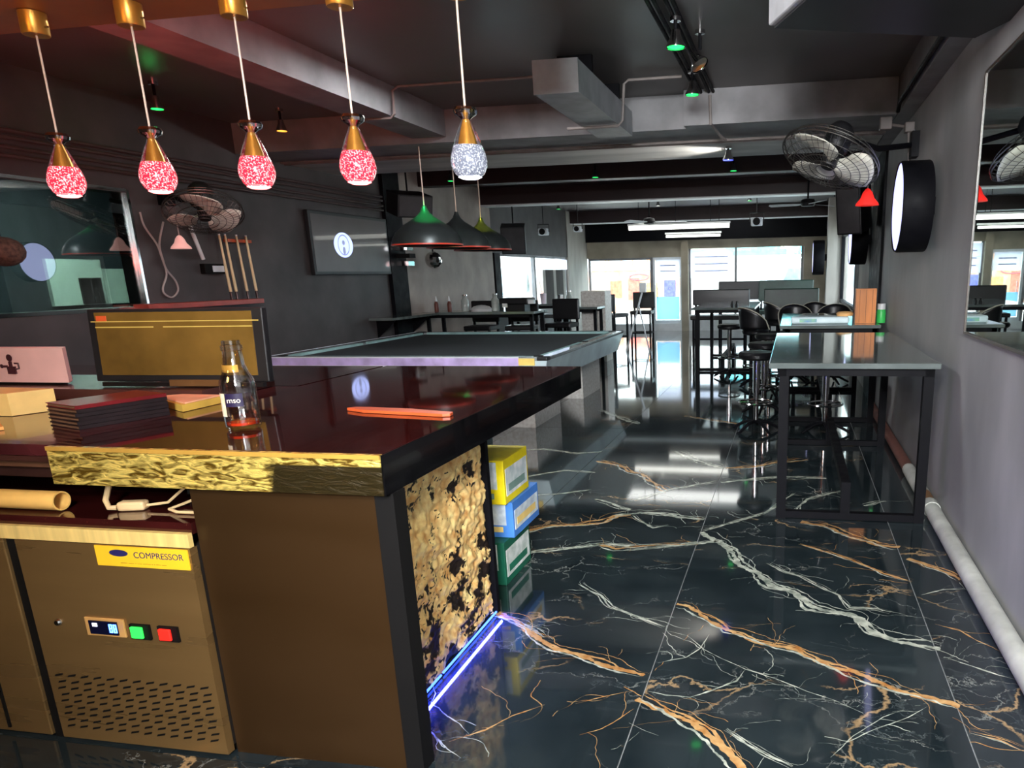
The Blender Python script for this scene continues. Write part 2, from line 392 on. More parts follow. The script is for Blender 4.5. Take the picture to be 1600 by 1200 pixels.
VEINS=[('g',0.038,[(-0.53,3.31),(-0.47,3.3),(-0.36,3.19),(-0.26,3.08),(-0.12,3.01),(0.05,2.95),(0.2,2.82),(0.33,2.75),(0.44,2.68),(0.66,2.6)]),
('w',0.05,[(-0.53,4.38),(-0.45,4.27),(-0.33,4.11),(-0.25,3.9),(-0.09,3.65),(0.03,3.55),(0.14,3.39),(0.32,3.31),(0.39,3.18),(0.49,3.1),(0.67,3.04)]),
('g',0.039,[(-0.54,2.49),(-0.41,2.4),(-0.31,2.33),(-0.24,2.27),(-0.17,2.18),(-0.1,2.09)]),
('w',0.016,[(-0.2,2.32),(-0.13,2.26),(-0.04,2.2),(0.04,2.15)]),
('g',0.05,[(0.09,4.65),(0.25,4.6),(0.4,4.42),(0.54,4.31),(0.66,4.26)]),
('w',0.017,[(-0.1,3.92),(-0.01,3.81),(0.08,3.76),(0.21,3.6),(0.27,3.54),(0.31,3.4),(0.44,3.4),(0.5,3.37)]),
('w',0.007,[(-0.54,3.04),(-0.43,3.0),(-0.34,2.89),(-0.25,2.82),(-0.15,2.75),(-0.03,2.7),(0.1,2.62),(0.19,2.58),(0.3,2.5)]),
('w',0.011,[(-0.52,2.53),(-0.45,2.51),(-0.35,2.51),(-0.27,2.57),(-0.18,2.65),(-0.15,2.75)]),
('g',0.022,[(0.08,4.25),(0.23,4.14),(0.37,4.03),(0.52,3.85),(0.66,3.77)]),
('w',0.021,[(-0.54,4.4),(-0.37,4.57),(-0.13,4.84),(0.05,5.32)]),
('w',0.008,[(-0.52,2.75),(-0.41,2.81),(-0.36,2.9),(-0.33,3.03)]),
('w',0.006,[(0.17,2.22),(0.25,2.35),(0.32,2.43),(0.37,2.49),(0.45,2.55)]),
('w',0.006,[(0.2,2.29),(0.34,2.41),(0.46,2.5),(0.54,2.58)]),
('g',0.038,[(-1.41,3.1),(-1.29,3.04),(-1.15,2.92),(-1.02,2.82),(-0.89,2.77),(-0.76,2.72),(-0.65,2.68),(-0.56,2.64)]),
('w',0.025,[(-1.37,3.09),(-1.23,3.01),(-1.07,2.9)]),
('w',0.017,[(-1.08,3.5),(-0.93,3.37),(-0.85,3.25),(-0.68,3.15),(-0.55,3.07)]),
('g',0.049,[(-1.74,4.21),(-1.56,4.34),(-1.37,4.42),(-1.22,4.5),(-1.16,4.63),(-1.06,4.68)]),
('w',0.05,[(-1.16,4.63),(-1.0,4.73),(-0.82,4.71),(-0.68,4.66),(-0.54,4.65)]),
('w',0.033,[(-1.59,3.84),(-1.43,3.93),(-1.25,4.01),(-1.11,4.09),(-0.87,4.08),(-0.64,4.13),(-0.42,4.23)]),
('g',0.033,[(-1.13,4.09),(-1.01,4.02),(-0.72,4.12),(-0.53,4.17)]),
('g',0.05,[(-1.66,6.1),(-1.44,5.95),(-1.19,5.68),(-1.04,5.45),(-0.91,5.24)]),
('w',0.019,[(-1.05,4.66),(-0.85,4.42),(-0.76,4.49)]),
('w',0.033,[(-1.39,4.99),(-1.21,4.85),(-1.08,4.77)]),
('g',0.036,[(0.68,4.09),(0.75,4.03),(0.81,3.97),(0.91,3.82)]),
('w',0.012,[(0.68,3.6),(0.8,3.68),(0.92,3.71)]),
('g',0.014,[(0.69,3.28),(0.79,3.23),(0.85,3.14),(0.91,3.08)]),
('w',0.012,[(0.67,2.97),(0.77,2.91),(0.86,2.85),(0.92,2.82)]),
('g',0.021,[(0.66,2.44),(0.75,2.41),(0.82,2.36)]),
('g',0.05,[(-1.19,8.24),(-0.94,8.07),(-0.72,7.95),(-0.51,7.82)]),
('g',0.05,[(-0.51,5.96),(-0.27,6.05),(-0.09,6.22),(0.16,6.34)]),
('w',0.05,[(-1.03,6.53),(-0.78,6.19),(-0.54,5.96)]),
('w',0.043,[(-0.52,5.55),(-0.3,5.63),(-0.08,5.73),(0.3,5.75)]),
('w',0.026,[(-1.14,4.94),(-0.87,5.29),(-0.55,5.56)]),
('w',0.025,[(0.05,4.86),(0.14,5.17),(0.33,5.35),(0.47,5.45)]),
('w',0.035,[(0.53,5.06),(0.62,5.15),(0.69,5.19)]),
('w',0.05,[(-2.26,8.57),(-2.0,8.18),(-1.62,7.76)]),
('w',0.032,[(-2.13,5.52),(-1.87,5.75),(-1.58,5.72)]),
('w',0.038,[(-2.57,6.37),(-2.29,6.48),(-1.94,6.36),(-1.71,6.43)]),
('w',0.025,[(-1.99,5.0),(-1.71,5.08),(-1.48,5.22)]),
('g',0.006,[(-0.78,2.4),(-0.69,2.46),(-0.58,2.52)]),
('g',0.009,[(-0.71,2.21),(-0.64,2.26),(-0.59,2.33),(-0.55,2.4)]),
('w',0.005,[(-0.55,2.31),(-0.48,2.27),(-0.43,2.25)]),
('w',0.008,[(-1.33,2.21),(-1.23,2.13),(-1.15,2.06),(-1.08,2.02)]),
('w',0.01,[(-1.27,2.26),(-1.17,2.21),(-1.11,2.16)]),
('g',0.01,[(-1.16,2.1),(-1.06,2.19),(-1.0,2.29),(-0.9,2.38)])]
def vein_mesh(kind):
    mb = MB(); rnd = random.Random(3)
    for vi, (k, w, P) in enumerate(VEINS):
        pts = []
        for a, b in zip(P, P[1:]):
            d = math.hypot(b[0] - a[0], b[1] - a[1]); n = max(2, int(d / .01))
            for i in range(n):
                t = i / n; pts.append((a[0] + (b[0] - a[0]) * t, a[1] + (b[1] - a[1]) * t))
        pts.append(P[-1])
        # several strands of either colour run side by side in every vein
        other = 'w' if k == 'g' else 'g'
        strands = [(k, 0, .8), (k, .4, .35), (other if k == 'g' else k, -.5, .34), (k, .95, .12)] if w > .014 else [(k, 0, .8)]
        for si, (kk, offs, wf) in enumerate(strands):
            if kk != kind: continue
            L, R = [], []
            for i, p in enumerate(pts):
                q = pts[min(i + 2, len(pts) - 1)]; o = pts[max(i - 2, 0)]
                dx, dy = q[0] - o[0], q[1] - o[1]; l = math.hypot(dx, dy) or 1; nx, ny = -dy / l, dx / l
                s = Vector((p[0] * 5, p[1] * 5, vi * 3.1 + si * 7.7))
                off = w * offs * (1 + noise.noise(s * 1.5)) + noise.noise(s) * w * .9 + noise.noise(s * 5) * w * .22 + noise.noise(s * 16) * w * .08
                wd = w * wf * (.55 + 1.1 * abs(noise.noise(s * 1.7 + Vector((5, 5, 5)))) + .5 * noise.noise(s * 11))
                e = min(1, i / 8, (len(pts) - 1 - i) / 8) if (w < .03 or si) else 1
                wd = max(.001, wd * max(.1, e)) / 2
                z = .0006 + .0001 * si
                L.append((p[0] + nx * (off + wd), p[1] + ny * (off + wd), z)); R.append((p[0] + nx * (off - wd), p[1] + ny * (off - wd), z))
            n = len(pts); mb.add(L + R, [(i, i + 1, n + i + 1, n + i) for i in range(n - 1)])
        if k != kind: continue
        for _ in range(int(len(pts) / 9)):
            i = rnd.randrange(len(pts)); a = rnd.uniform(0, 2 * PI); x, y = pts[i]; br = [(x, y)]
            for s_ in range(rnd.randint(4, 14)):
                a += rnd.uniform(-.6, .6); x += .02 * math.cos(a); y += .02 * math.sin(a) ; br.append((x, y))
            hw = rnd.uniform(.0005, .0016)
            V0 = [(px + hw, py + hw, .0005) for px, py in br] + [(px - hw, py - hw, .0005) for px, py in br]
            m_ = len(br); mb.add(V0, [(q, q + 1, m_ + q + 1, m_ + q) for q in range(m_ - 1)])
    return mb
for kind, m_ in (('g', M_vein_g), ('w', M_vein_w)):
    o = vein_mesh(kind).build('marble_vein', m_, fl); o['kind'] = 'stuff'

struct('ceiling', MB().box(-6.0, 1.2, -3.2, 21.4, ZC, ZC + .2), M_ceil)
struct('trim_1', MB().box(XL, -.9, 1.2, 3.1, 2.7, ZC - .002), M_ceil_brown)['label'] = 'brown lowered soffit over the bar'
struct('trim_2', MB().box(-3.78, -3.42, 3.102, 7.348, 2.95, ZC - .002), M_beam)
tb = struct('trim_3', MB().box(XL, .85, 7.35, 7.98, 2.9, ZC - .002).box(-1.02, .85, 7.2, 7.352, 2.9, ZC - .002), M_beam)
struct('trim_4', MB().box(XL, .85, 7.982, 9.2, 2.9, ZC - .002), M_lit_soffit)
M_dark_bay = mat('dark_maroon_ceiling', (40, 24, 25), .5, var=.2, scale=2)
struct('trim_5', MB().box(XL, .85, 13.7, 14.05, 2.9, ZC - .002), M_dark_bay)
struct('trim_6', MB().box(XL, .85, 19.4, 19.75, 2.9, ZC - .002), M_dark_bay)
struct('trim_21', MB().box(XL, .85, 13.69, 14.06, 2.88, 2.899), M_white)['label'] = 'white strip painted for the lit underside of the third beam'  # white strips stand in for the lit undersides of the beams
struct('trim_22', MB().box(XL, .85, 19.39, 19.76, 2.885, 2.899), M_white)['label'] = 'white strip painted for the lit underside of the fourth beam'
for k_, (a_, b_) in enumerate(((9.21, 11.29), (11.56, 13.68), (14.07, 19.38), (19.77, 20.85))):
    struct('trim_%d' % (23 + k_), MB().box(XL, .85, a_, b_, ZC - .0025, ZC - .001), M_dark_bay)
struct('trim_7', MB().box(.86, XR, -3.0, 20.9, 2.9, ZC - .002), M_beam)
struct('trim_8', MB().box(XL, .85, 11.3, 11.55, 2.98, ZC - .002), mat('dark_maroon_beam', (34, 20, 20), .5))

# right wall
struct('wall_right', MB().box(XR, XR + .2, -3.2, 9.0, 0, ZC), M_wall_r)
struct('trim_9', MB().box(XR - .03, XR + .2, 9.002, 10.2, 0, ZC), M_black)['label'] = 'black column facing'
struct('trim_10', MB().box(XR, XR + .2, 10.202, 12.1, 0, ZC), M_wall_pale)
struct('trim_11', MB().box(XR, XR + .2, 12.102, 13.0, 0, ZC), M_black)
struct('trim_12', MB().box(XR + .02, XR + .2, 13.002, 17.5, 2.35, ZC).box(XR + .02, XR + .2, 13.002, 17.5, 0, .9), M_wall_dark)
w = struct('window_3', MB().box(XR + .05, XR + .12, 13.002, 13.08, .9, 2.35).box(XR + .05, XR + .12, 17.42, 17.498, .9, 2.35).box(XR + .05, XR + .12, 13.08, 17.42, .9, .96).box(XR + .05, XR + .12, 13.08, 17.42, 2.29, 2.35), M_black)
MB().box(XR + .08, XR + .086, 13.08, 17.42, .96, 2.29).build('pane', M_window, w)
struct('trim_20', MB().box(.62, .8, 14.7, 15.1, 0, ZC - .302), M_wall_pale)['label'] = 'pale square column by the right windows'
struct('trim_13', MB().box(XR - .1, XR + .2, 17.502, 20.98, 0, ZC), M_wall_pale)
# left wall with two openings
struct('wall_left', MB().box(XL - .2, XL, -3.2, 4.2, 0, ZC).box(XL - .2, XL, 4.2, 5.92, 0, 1.4).box(XL - .2, XL, 4.2, 5.92, 2.38, ZC).box(XL - .2, XL, 5.92, 10.6, 0, ZC)
       .box(XL - .2, XL, 14.1, 19.1, 0, .85).box(XL - .2, XL, 14.1, 19.1, 2.05, ZC), M_wall_dark)
struct('wall_left_far', MB().box(XL - .2, XL, 10.602, 14.1, 0, ZC), mat('brown_grey_plaster', (150, 138, 130), .65, var=.15, scale=2.5, bump=.2, detail=8))
struct('trim_14', MB().box(XL - .2, XL + .06, 10.15, 10.6, 0, ZC), M_black)
struct('trim_15', MB().box(XL - .15, XL + .03, 14.12, 14.42, .85, 2.05), M_black)
struct('trim_16', MB().box(XL - .2, XL + .02, 19.1, 20.98, 0, ZC), M_wall_pale)
w = struct('window_2', MB().box(XL - .12, XL - .04, 14.42, 14.5, .85, 2.05).box(XL - .12, XL - .04, 16.6, 16.7, .85, 2.05).box(XL - .12, XL - .04, 19.02, 19.098, .85, 2.05).box(XL - .12, XL - .04, 14.5, 19.02, .85, .9).box(XL - .12, XL - .04, 14.5, 19.02, 2.0, 2.05), M_beam)
for a, b in ((14.5, 16.6), (16.7, 19.02)): MB().box(XL - .085, XL - .079, a, b, .9, 2.0).build('pane', M_window, w)
# partition glass to the lit back room
w = struct('window_1', MB().box(XL - .04, XL + .006, 4.2, 4.23, 1.37, 2.4).box(XL - .04, XL + .006, 5.9, 5.925, 1.37, 2.4).box(XL - .04, XL + .006, 4.23, 5.9, 1.37, 1.4).box(XL - .04, XL + .006, 4.23, 5.9, 2.385, 2.41), M_chrome)
MB().box(XL - .03, XL - .024, 4.23, 5.9, 1.4, 2.385).build('pane', glass('reflective_partition_glass', (200, 214, 210), .22), w)
# back room
M_rw = mat('white_room_wall', (212, 224, 214), .6, var=.05); M_rd = mat('blue_grey_room_wall', (44, 48, 56), .7)
struct('wall_back_room', MB().box(-8.8, -8.6, 3.0, 10.0, 0, 2.8).box(-8.6, -6.0, 10.0, 10.2, 0, 2.8).box(-8.6, -6.0, 2.8, 3.0, 0, 2.8).box(-8.8, -6.0, 3, 10, 2.8, 2.9).box(-8.8, -6.0, 3, 10, -.1, 0), M_rd)
struct('trim_17', MB().box(-8.598, -8.55, 7.42, 8.12, 1.36, 1.9).box(-8.598, -8.55, 8.17, 9.1, 1.36, 1.79), M_rw)['label'] = 'white panelled back room wall'
d = struct('door_2', MB().box(-8.549, -8.52, 7.78, 8.06, 1.37, 1.68), M_black)
MB().box(-8.519, -8.51, 7.9, 7.92, 1.38, 1.66).box(-8.519, -8.51, 7.98, 7.995, 1.38, 1.66).build('door_bar', M_chrome, d)
l = tag(MB().box(-7.6, -7.0, 6.4, 7.6, 2.74, 2.8).build('ceiling_light', emis('cool_panel_light', (235, 255, 245), 34)), 'white panel lamp on the ceiling of the back room', 'light')
# rear wall behind the photographer
struct('wall_shade_blocker', MB().box(-5.79, -.75, -.75, -.6, 0, ZC - .001), M_wall_dark)  # unseen partition added to keep kitchen light off the bar fronts
struct('wall_rear', MB().box(-6.0, 1.2, -3.4, -3.2, 0, ZC), M_wall_r)
# street front
struct('trim_19', MB().box(-5.79, .99, 20.86, 20.899, 2.47, ZC - .001), M_black)['label'] = 'black band above the street windows'
struct('wall_front', MB().box(-6.0, -3.07, 21.0, 21.25, 2.03, ZC).box(-2.88, 1.2, 21.0, 21.25, 2.24, ZC).box(-3.07, -2.88, 20.9, 21.25, 0, ZC).box(.27, 1.2, 21.0, 21.25, 0, 2.24), mat('olive_header_board', (150, 140, 122), .6, var=.15, scale=2))
struct('trim_18', MB().box(-5.78, -3.072, 21.0, 21.2, 0, .2).box(-2.878, .268, 21.0, 21.2, 0, .45), M_white)['label'] = 'white sill under the street windows'
w = struct('window_4', MB().box(-5.78, -5.72, 21.05, 21.12, .2, 2.03).box(-3.98, -3.9, 21.05, 21.12, .2, 2.03).box(-5.72, -3.98, 21.05, 21.12, 1.97, 2.03), M_beam)
MB().box(-5.72, -3.98, 21.08, 21.086, .2, 1.97).build('pane', M_window, w)
w = struct('window_5', MB().box(-2.878, -2.82, 21.05, 21.12, .45, 2.24).box(.2, .268, 21.05, 21.12, .45, 2.24).box(-1.6, -1.54, 21.05, 21.12, .45, 2.24), M_beam)
for a, b in ((-2.82, -1.6), (-1.54, .2)): MB().box(a, b, 21.08, 21.086, .45, 2.24).build('pane', M_window, w)
d = struct('door_1', MB().box(-3.9, -3.84, 21.03, 21.09, .2, 2.03).box(-3.13, -3.075, 21.03, 21.09, .2, 2.03).box(-3.84, -3.13, 21.03, 21.09, .2, .3).box(-3.84, -3.13, 21.03, 21.09, 1.95, 2.03), M_white)
MB().box(-3.84, -3.13, 21.055, 21.061, .3, 1.95).build('pane', M_window, d)
MB().tube([(-3.76, 20.99, .9), (-3.76, 20.99, 1.25)], .012).tube([(-3.76, 20.99, .95), (-3.76, 21.05, .95)], .008).tube([(-3.76, 20.99, 1.2), (-3.76, 21.05, 1.2)], .008).build('door_handle', M_chrome, d)
# translucent backlit window posters
def translucent(name, rgb):
    m = bpy.data.materials.new(name); m.use_nodes = True; N = m.node_tree.nodes; L = m.node_tree.links
    b = N['Principled BSDF']; b.inputs['Base Color'].default_value = (*lin(rgb), 1)
    t = N.new('ShaderNodeBsdfTranslucent'); t.inputs[0].default_value = (*lin(rgb), 1)
    mx = N.new('ShaderNodeMixShader'); mx.inputs[0].default_value = .7
    L.new(b.outputs[0], mx.inputs[1]); L.new(t.outputs[0], mx.inputs[2]); L.new(mx.outputs[0], N['Material Output'].inputs[0]); return m
M_tr = translucent('translucent_poster', (245, 246, 255)); M_trb = translucent('pale_blue_poster', (188, 222, 240))
M_faint = mat('faint_lilac_print', (190, 190, 226), .6)
def poster(x0, x1, z0, z1, y, m, label, lines=0):
    t = thing('window_poster', label, 'poster', ((x0 + x1) / 2, y, z0))
    MB().box(x0, x1, y, y + .006, z0, z1).build('sheet', m, t)
    for k in range(lines):
        zz = z1 - (z1 - z0) * (k + 1) / (lines + 1)
        MB().box(x0 + .12, x1 - .12, y - .003, y, zz - .015, zz + .015).build('printed_line', M_faint, t)
    return t
poster(-3.8, -3.12, 1.5, 1.96, 20.96, M_tr, 'white poster at the top of the street door', 2)
poster(-2.82, -1.66, 1.45, 2.2, 20.96, M_tr, 'large white poster hung in the window right of the street door', 3)
poster(-3.8, -3.14, .32, .95, 20.97, M_trb, 'pale blue poster low on the street door')
tag(MB().box(XL - .02, XL + .01, 16.72, 19.0, 1.74, 1.98).build('roller_blind', M_tr), 'white roller blind box above the left side window', 'blind')
t = thing('curtain', 'dark striped curtain below the white blind of the left side window', 'curtain', (XL - .01, 17.9, .9))
for k in range(9): MB().box(XL - .022, XL - .012, 17.1 + k * .2, 17.295 + k * .2, .9, 1.735).build('curtain_strip', mat('dark_brown_curtain', (40, 30, 26), .8) if k % 4 else M_wall_pale, t)

# glow panels added for daylit ceiling in the far bays; pendant tubes
for i, (x0, x1, y0, y1) in enumerate(((-3.5, -1.0, 14.5, 15.7), (-3.6, -.7, 20.1, 20.7))):
    t = thing('bay_glow_panel', ('glowing panel added for the daylit ceiling between the last two beams', 'glowing panel added for the daylit ceiling close to the street front')[i], 'light', ((x0 + x1) / 2, (y0 + y1) / 2, ZC - .04))
    MB().box(x0, x1, y0, y1, ZC - .03, ZC - .003).build('glow_panel_frame', M_white, t)
    MB().box(x0 + .04, x1 - .04, y0 + .04, y1 - .04, ZC - .036, ZC - .03).build('glow_sheet', emis('bay_glow', (250, 250, 245), 2.0), t)
M_tube = emis('tube_glow', (250, 250, 240), 2.2)
for i, (x0, x1, y, z) in enumerate(((-3.25, -1.25, 15, 2.48), (-2.6, -1.48, 15.6, 2.33))):
    t = thing('tube_light', ('long white tube lamp hanging under the far ceiling', 'short white tube lamp just below and right of the long one')[i], 'light', ((x0 + x1) / 2, y, z - .04))
    MB().tube([(x0, y, z), (x1, y, z)], .045 if i == 0 else .025, 10).build('tube', M_tube, t)
    MB().box(x0 - .02, x1 + .02, y - .03, y + .03, z + .04, z + .075).build('housing', M_white, t)
    for xx in (x0 + .2, x1 - .2): MB().tube([(xx, y, z + .07), (xx, y, ZC)], .006, 5).build('hanger', M_black, t)

# ================================================================== OUTSIDE
M_road = mat('pale_concrete_road', (190, 186, 178), .8, var=.1, scale=1)
struct('ground', MB().box(-40, 30, 21.42, 60, -.25, -.05).box(-40, -6.05, 10.4, 21.42, -.25, -.05).box(1.3, 30, 3, 21.42, -.25, -.05), M_road)
t = thing('shop_building', 'shop across the street with orange lettered fascia and red posters in its window', 'building', (-7, 32, -.05))
MB().box(-20, 12, 32.4, 36, -.05, 7).build('wall', mat('pale_shop_wall', (206, 204, 196), .8), t)
MB().box(-11, -4.6, 32.2, 32.4, 1.75, 2.5).build('fascia', mat('pale_blue_fascia', (206, 220, 226), .6), t)
MB().box(-11, -4.6, 32.3, 32.4, -.05, 1.75).build('shop_window', mat('brown_orange_display', (186, 122, 88), .5, var=.5, scale=3, rgb2=(150, 148, 130), detail=6), t)
M_or = mat('orange_letter', (236, 150, 84), .5)
text('lettering', 'X  I  E  N', .62, M_or, t, face_y(-7.0, 32.19, 2.05), ext=.01)
MB().tube([(-6.6 + .42 * math.cos(a), 32.25, 1.45 + .13 * math.sin(a)) for a in [k * PI / 8 for k in range(16)]], .02, 6, closed=True).build('neon_ring', emis('red_neon', (255, 60, 70), 2), t)
for k, (x, c) in enumerate(((-8.6, (240, 214, 170)), (-7.9, (214, 90, 60)), (-7.1, (206, 84, 66)), (-6.3, (196, 130, 70)), (-5.5, (70, 72, 150)))):
    MB().box(x, x + .5, 32.27, 32.3, .5 + .1 * (k % 2), 1.2 + .1 * (k % 3)).build('poster', mat('poster_%d' % k, c, .6, var=.3, scale=8), t)
MB().box(-4.4, 12, 32.2, 32.4, 2.6, 3.0).build('sign_band', M_white, t)
t = thing('awning', 'teal street awning seen above the parked silver van', 'awning', (1.5, 30, 2.4))
MB().add([(-2.6, 32.2, 3.0), (9, 32.2, 3.0), (9, 29.5, 2.55), (-2.6, 29.5, 2.55), (-2.6, 32.2, 3.03), (9, 32.2, 3.03), (9, 29.5, 2.58), (-2.6, 29.5, 2.58)], [(0, 3, 2, 1), (4, 5, 6, 7), (0, 1, 5, 4), (1, 2, 6, 5), (2, 3, 7, 6), (3, 0, 4, 7)]).build('canopy', mat('teal_awning', (66, 176, 184), .6, var=.2), t)
MB().box(-2.6, 9, 29.46, 29.5, 2.2, 2.56).build('valance', mat('teal_valance', (96, 196, 200), .6), t)
for x in (-2.5, 3, 8.9): MB().tube([(x, 29.6, -.05), (x, 29.6, 2.56)], .04).build('post', M_white, t)
M_car = mat('silver_car_paint', (214, 222, 224), .2, metal=.3, var=.04, coat=.6); M_cg = mat('car_window', (120, 140, 146), .05, coat=1); M_tyre = mat('tyre_rubber', (28, 28, 30), .8)
def van(label, W):
    t = thing('parked_van', label, 'van', (0, 0, 0))
    prof = [(0, .35), (0, .85), (.25, 1.0), (.95, 1.12), (1.75, 1.78), (2.2, 1.92), (4.2, 1.9), (4.5, 1.6), (4.6, .9), (4.6, .35)]
    bm = bmesh.new()
    A = [bm.verts.new((x, 0 if z < 1.05 else .12, z)) for x, z in prof]; B = [bm.verts.new((x, 1.75 if z < 1.05 else 1.63, z)) for x, z in prof]
    bm.faces.new(A); bm.faces.new(B[::-1]); n = len(prof)
    for i in range(n): bm.faces.new((A[i], B[i], B[(i + 1) % n], A[(i + 1) % n]))
    bm.verts.index_update(); mb = MB().add([v.co.copy() for v in bm.verts], [[v.index for v in f.verts] for f in bm.faces]); bm.free()
    b = mb.build('body', M_car, t, local=True, bevel=.05)
    MB().add([(1.0, .2, 1.16), (1.0, 1.55, 1.16), (1.72, 1.5, 1.76), (1.72, .25, 1.76), (.97, .2, 1.18), (.97, 1.55, 1.18), (1.69, 1.5, 1.79), (1.69, .25, 1.79)], [(4, 5, 6, 7), (0, 3, 2, 1), (0, 1, 5, 4), (2, 3, 7, 6)]).build('windscreen', M_cg, t, local=True)
    for a, c in ((1.45, 2.55), (2.65, 3.5), (3.6, 4.3)):
        for y in (.0, 1.75):
            s = 1 if y else -1
            MB().add([(a + (.25 if a < 2 else 0), y - s * .03, 1.12), (c, y - s * .03, 1.12), (c, y - s * .1, 1.72), (a + (.5 if a < 2 else 0), y - s * .1, 1.72)], [(0, 1, 2, 3)]).build('side_window', M_cg, t, local=True)
    for x in (.85, 3.75):
        for y in (-.02, 1.55):
            w = MB().lathe([(0, 0), (.2, 0), (.3, .02), (.33, .06), (.33, .16), (.3, .2), (0, .2)], (x, y, .33), 20, Matrix.Rotation(-PI / 2, 4, 'X')).build('wheel', M_tyre, t, local=True)
    for y in (.15, 1.35): MB().box(-.02, .1, y, y + .28, .72, .9).build('headlamp', M_white, t, local=True)
    t.matrix_world = W; WM[t] = W
    return t
van('silver van parked outside behind the right-hand street window', Matrix.Translation((-2.1, 24.0, -.05)))
van('silver van parked outside the left side windows', Matrix.Translation((-7.3, 19.4, -.05)) @ Matrix.Rotation(PI / 2 + .15, 4, 'Z'))

# ================================================================== BAR
bar = thing('bar_counter', 'long bar counter with dark polished granite top and golden stone end', 'bar counter', (-1.8, 2.9, 0))
MB().box(-2.36, -1.174, 1.915, 4.0, .975, 1.1, bev=.004).build('counter_top', M_granite, bar)
sl = MB()
# front edge strip, yellow light painted on with a hammered bump
e = MB().box(-2.346, -1.176, 1.9, 1.9145, .975, 1.1)
gs = thing('edge_holder', 'x', 'x', (-2.346, 1.9, .975)); 
ge = e.build('lit_edge', M_lit_edge, gs); ge.parent = None
ge.location = WM[gs].translation - WM[bar].translation; ge.parent = bar; bpy.data.objects.remove(gs)
MB().box(-1.1735, -1.169, 1.9, 4.002, .975, 1.1).build('shaded_side_edge', mat('shaded_edge_black', (8, 8, 10), .12, coat=.5), bar, label='right edge painted black for shade')  # shade on the slab's right edge painted as a black strip
MB().box(-2.346, -1.176, 1.8965, 1.8995, 1.087, 1.1005).build('yellow_lit_lip', mat('matte_lit_lip', (186, 142, 62), .4, metal=.3), bar)  # brighter yellow light along the top of the edge, put into the colour
MB().box(-1.875, -1.225, 1.935, 1.985, 0, .974).build('end_panel', M_steel_panel, bar)
MB().box(-4.6, -2.386, 3.21, 4.0, 1.055, 1.098).build('counter_return', M_granite, bar)
MB().box(-1.228, -1.165, 1.93, 2.0, 0, .974).box(-1.875, -1.228, 1.986, 2.0, 0, .974).build('corner_post', M_gasket, bar)
MB().box(-1.87, -1.43, 2.02, 3.1, .0, .974).build('carcass', M_blackmat, bar)
MB().box(-1.43, -1.38, 3.1, 3.13, 0, .974).build('end_trim', M_black, bar)
MB().box(-2.0, -1.92, 3.8, 3.88, 0, .974).build('support_leg', M_black, bar)
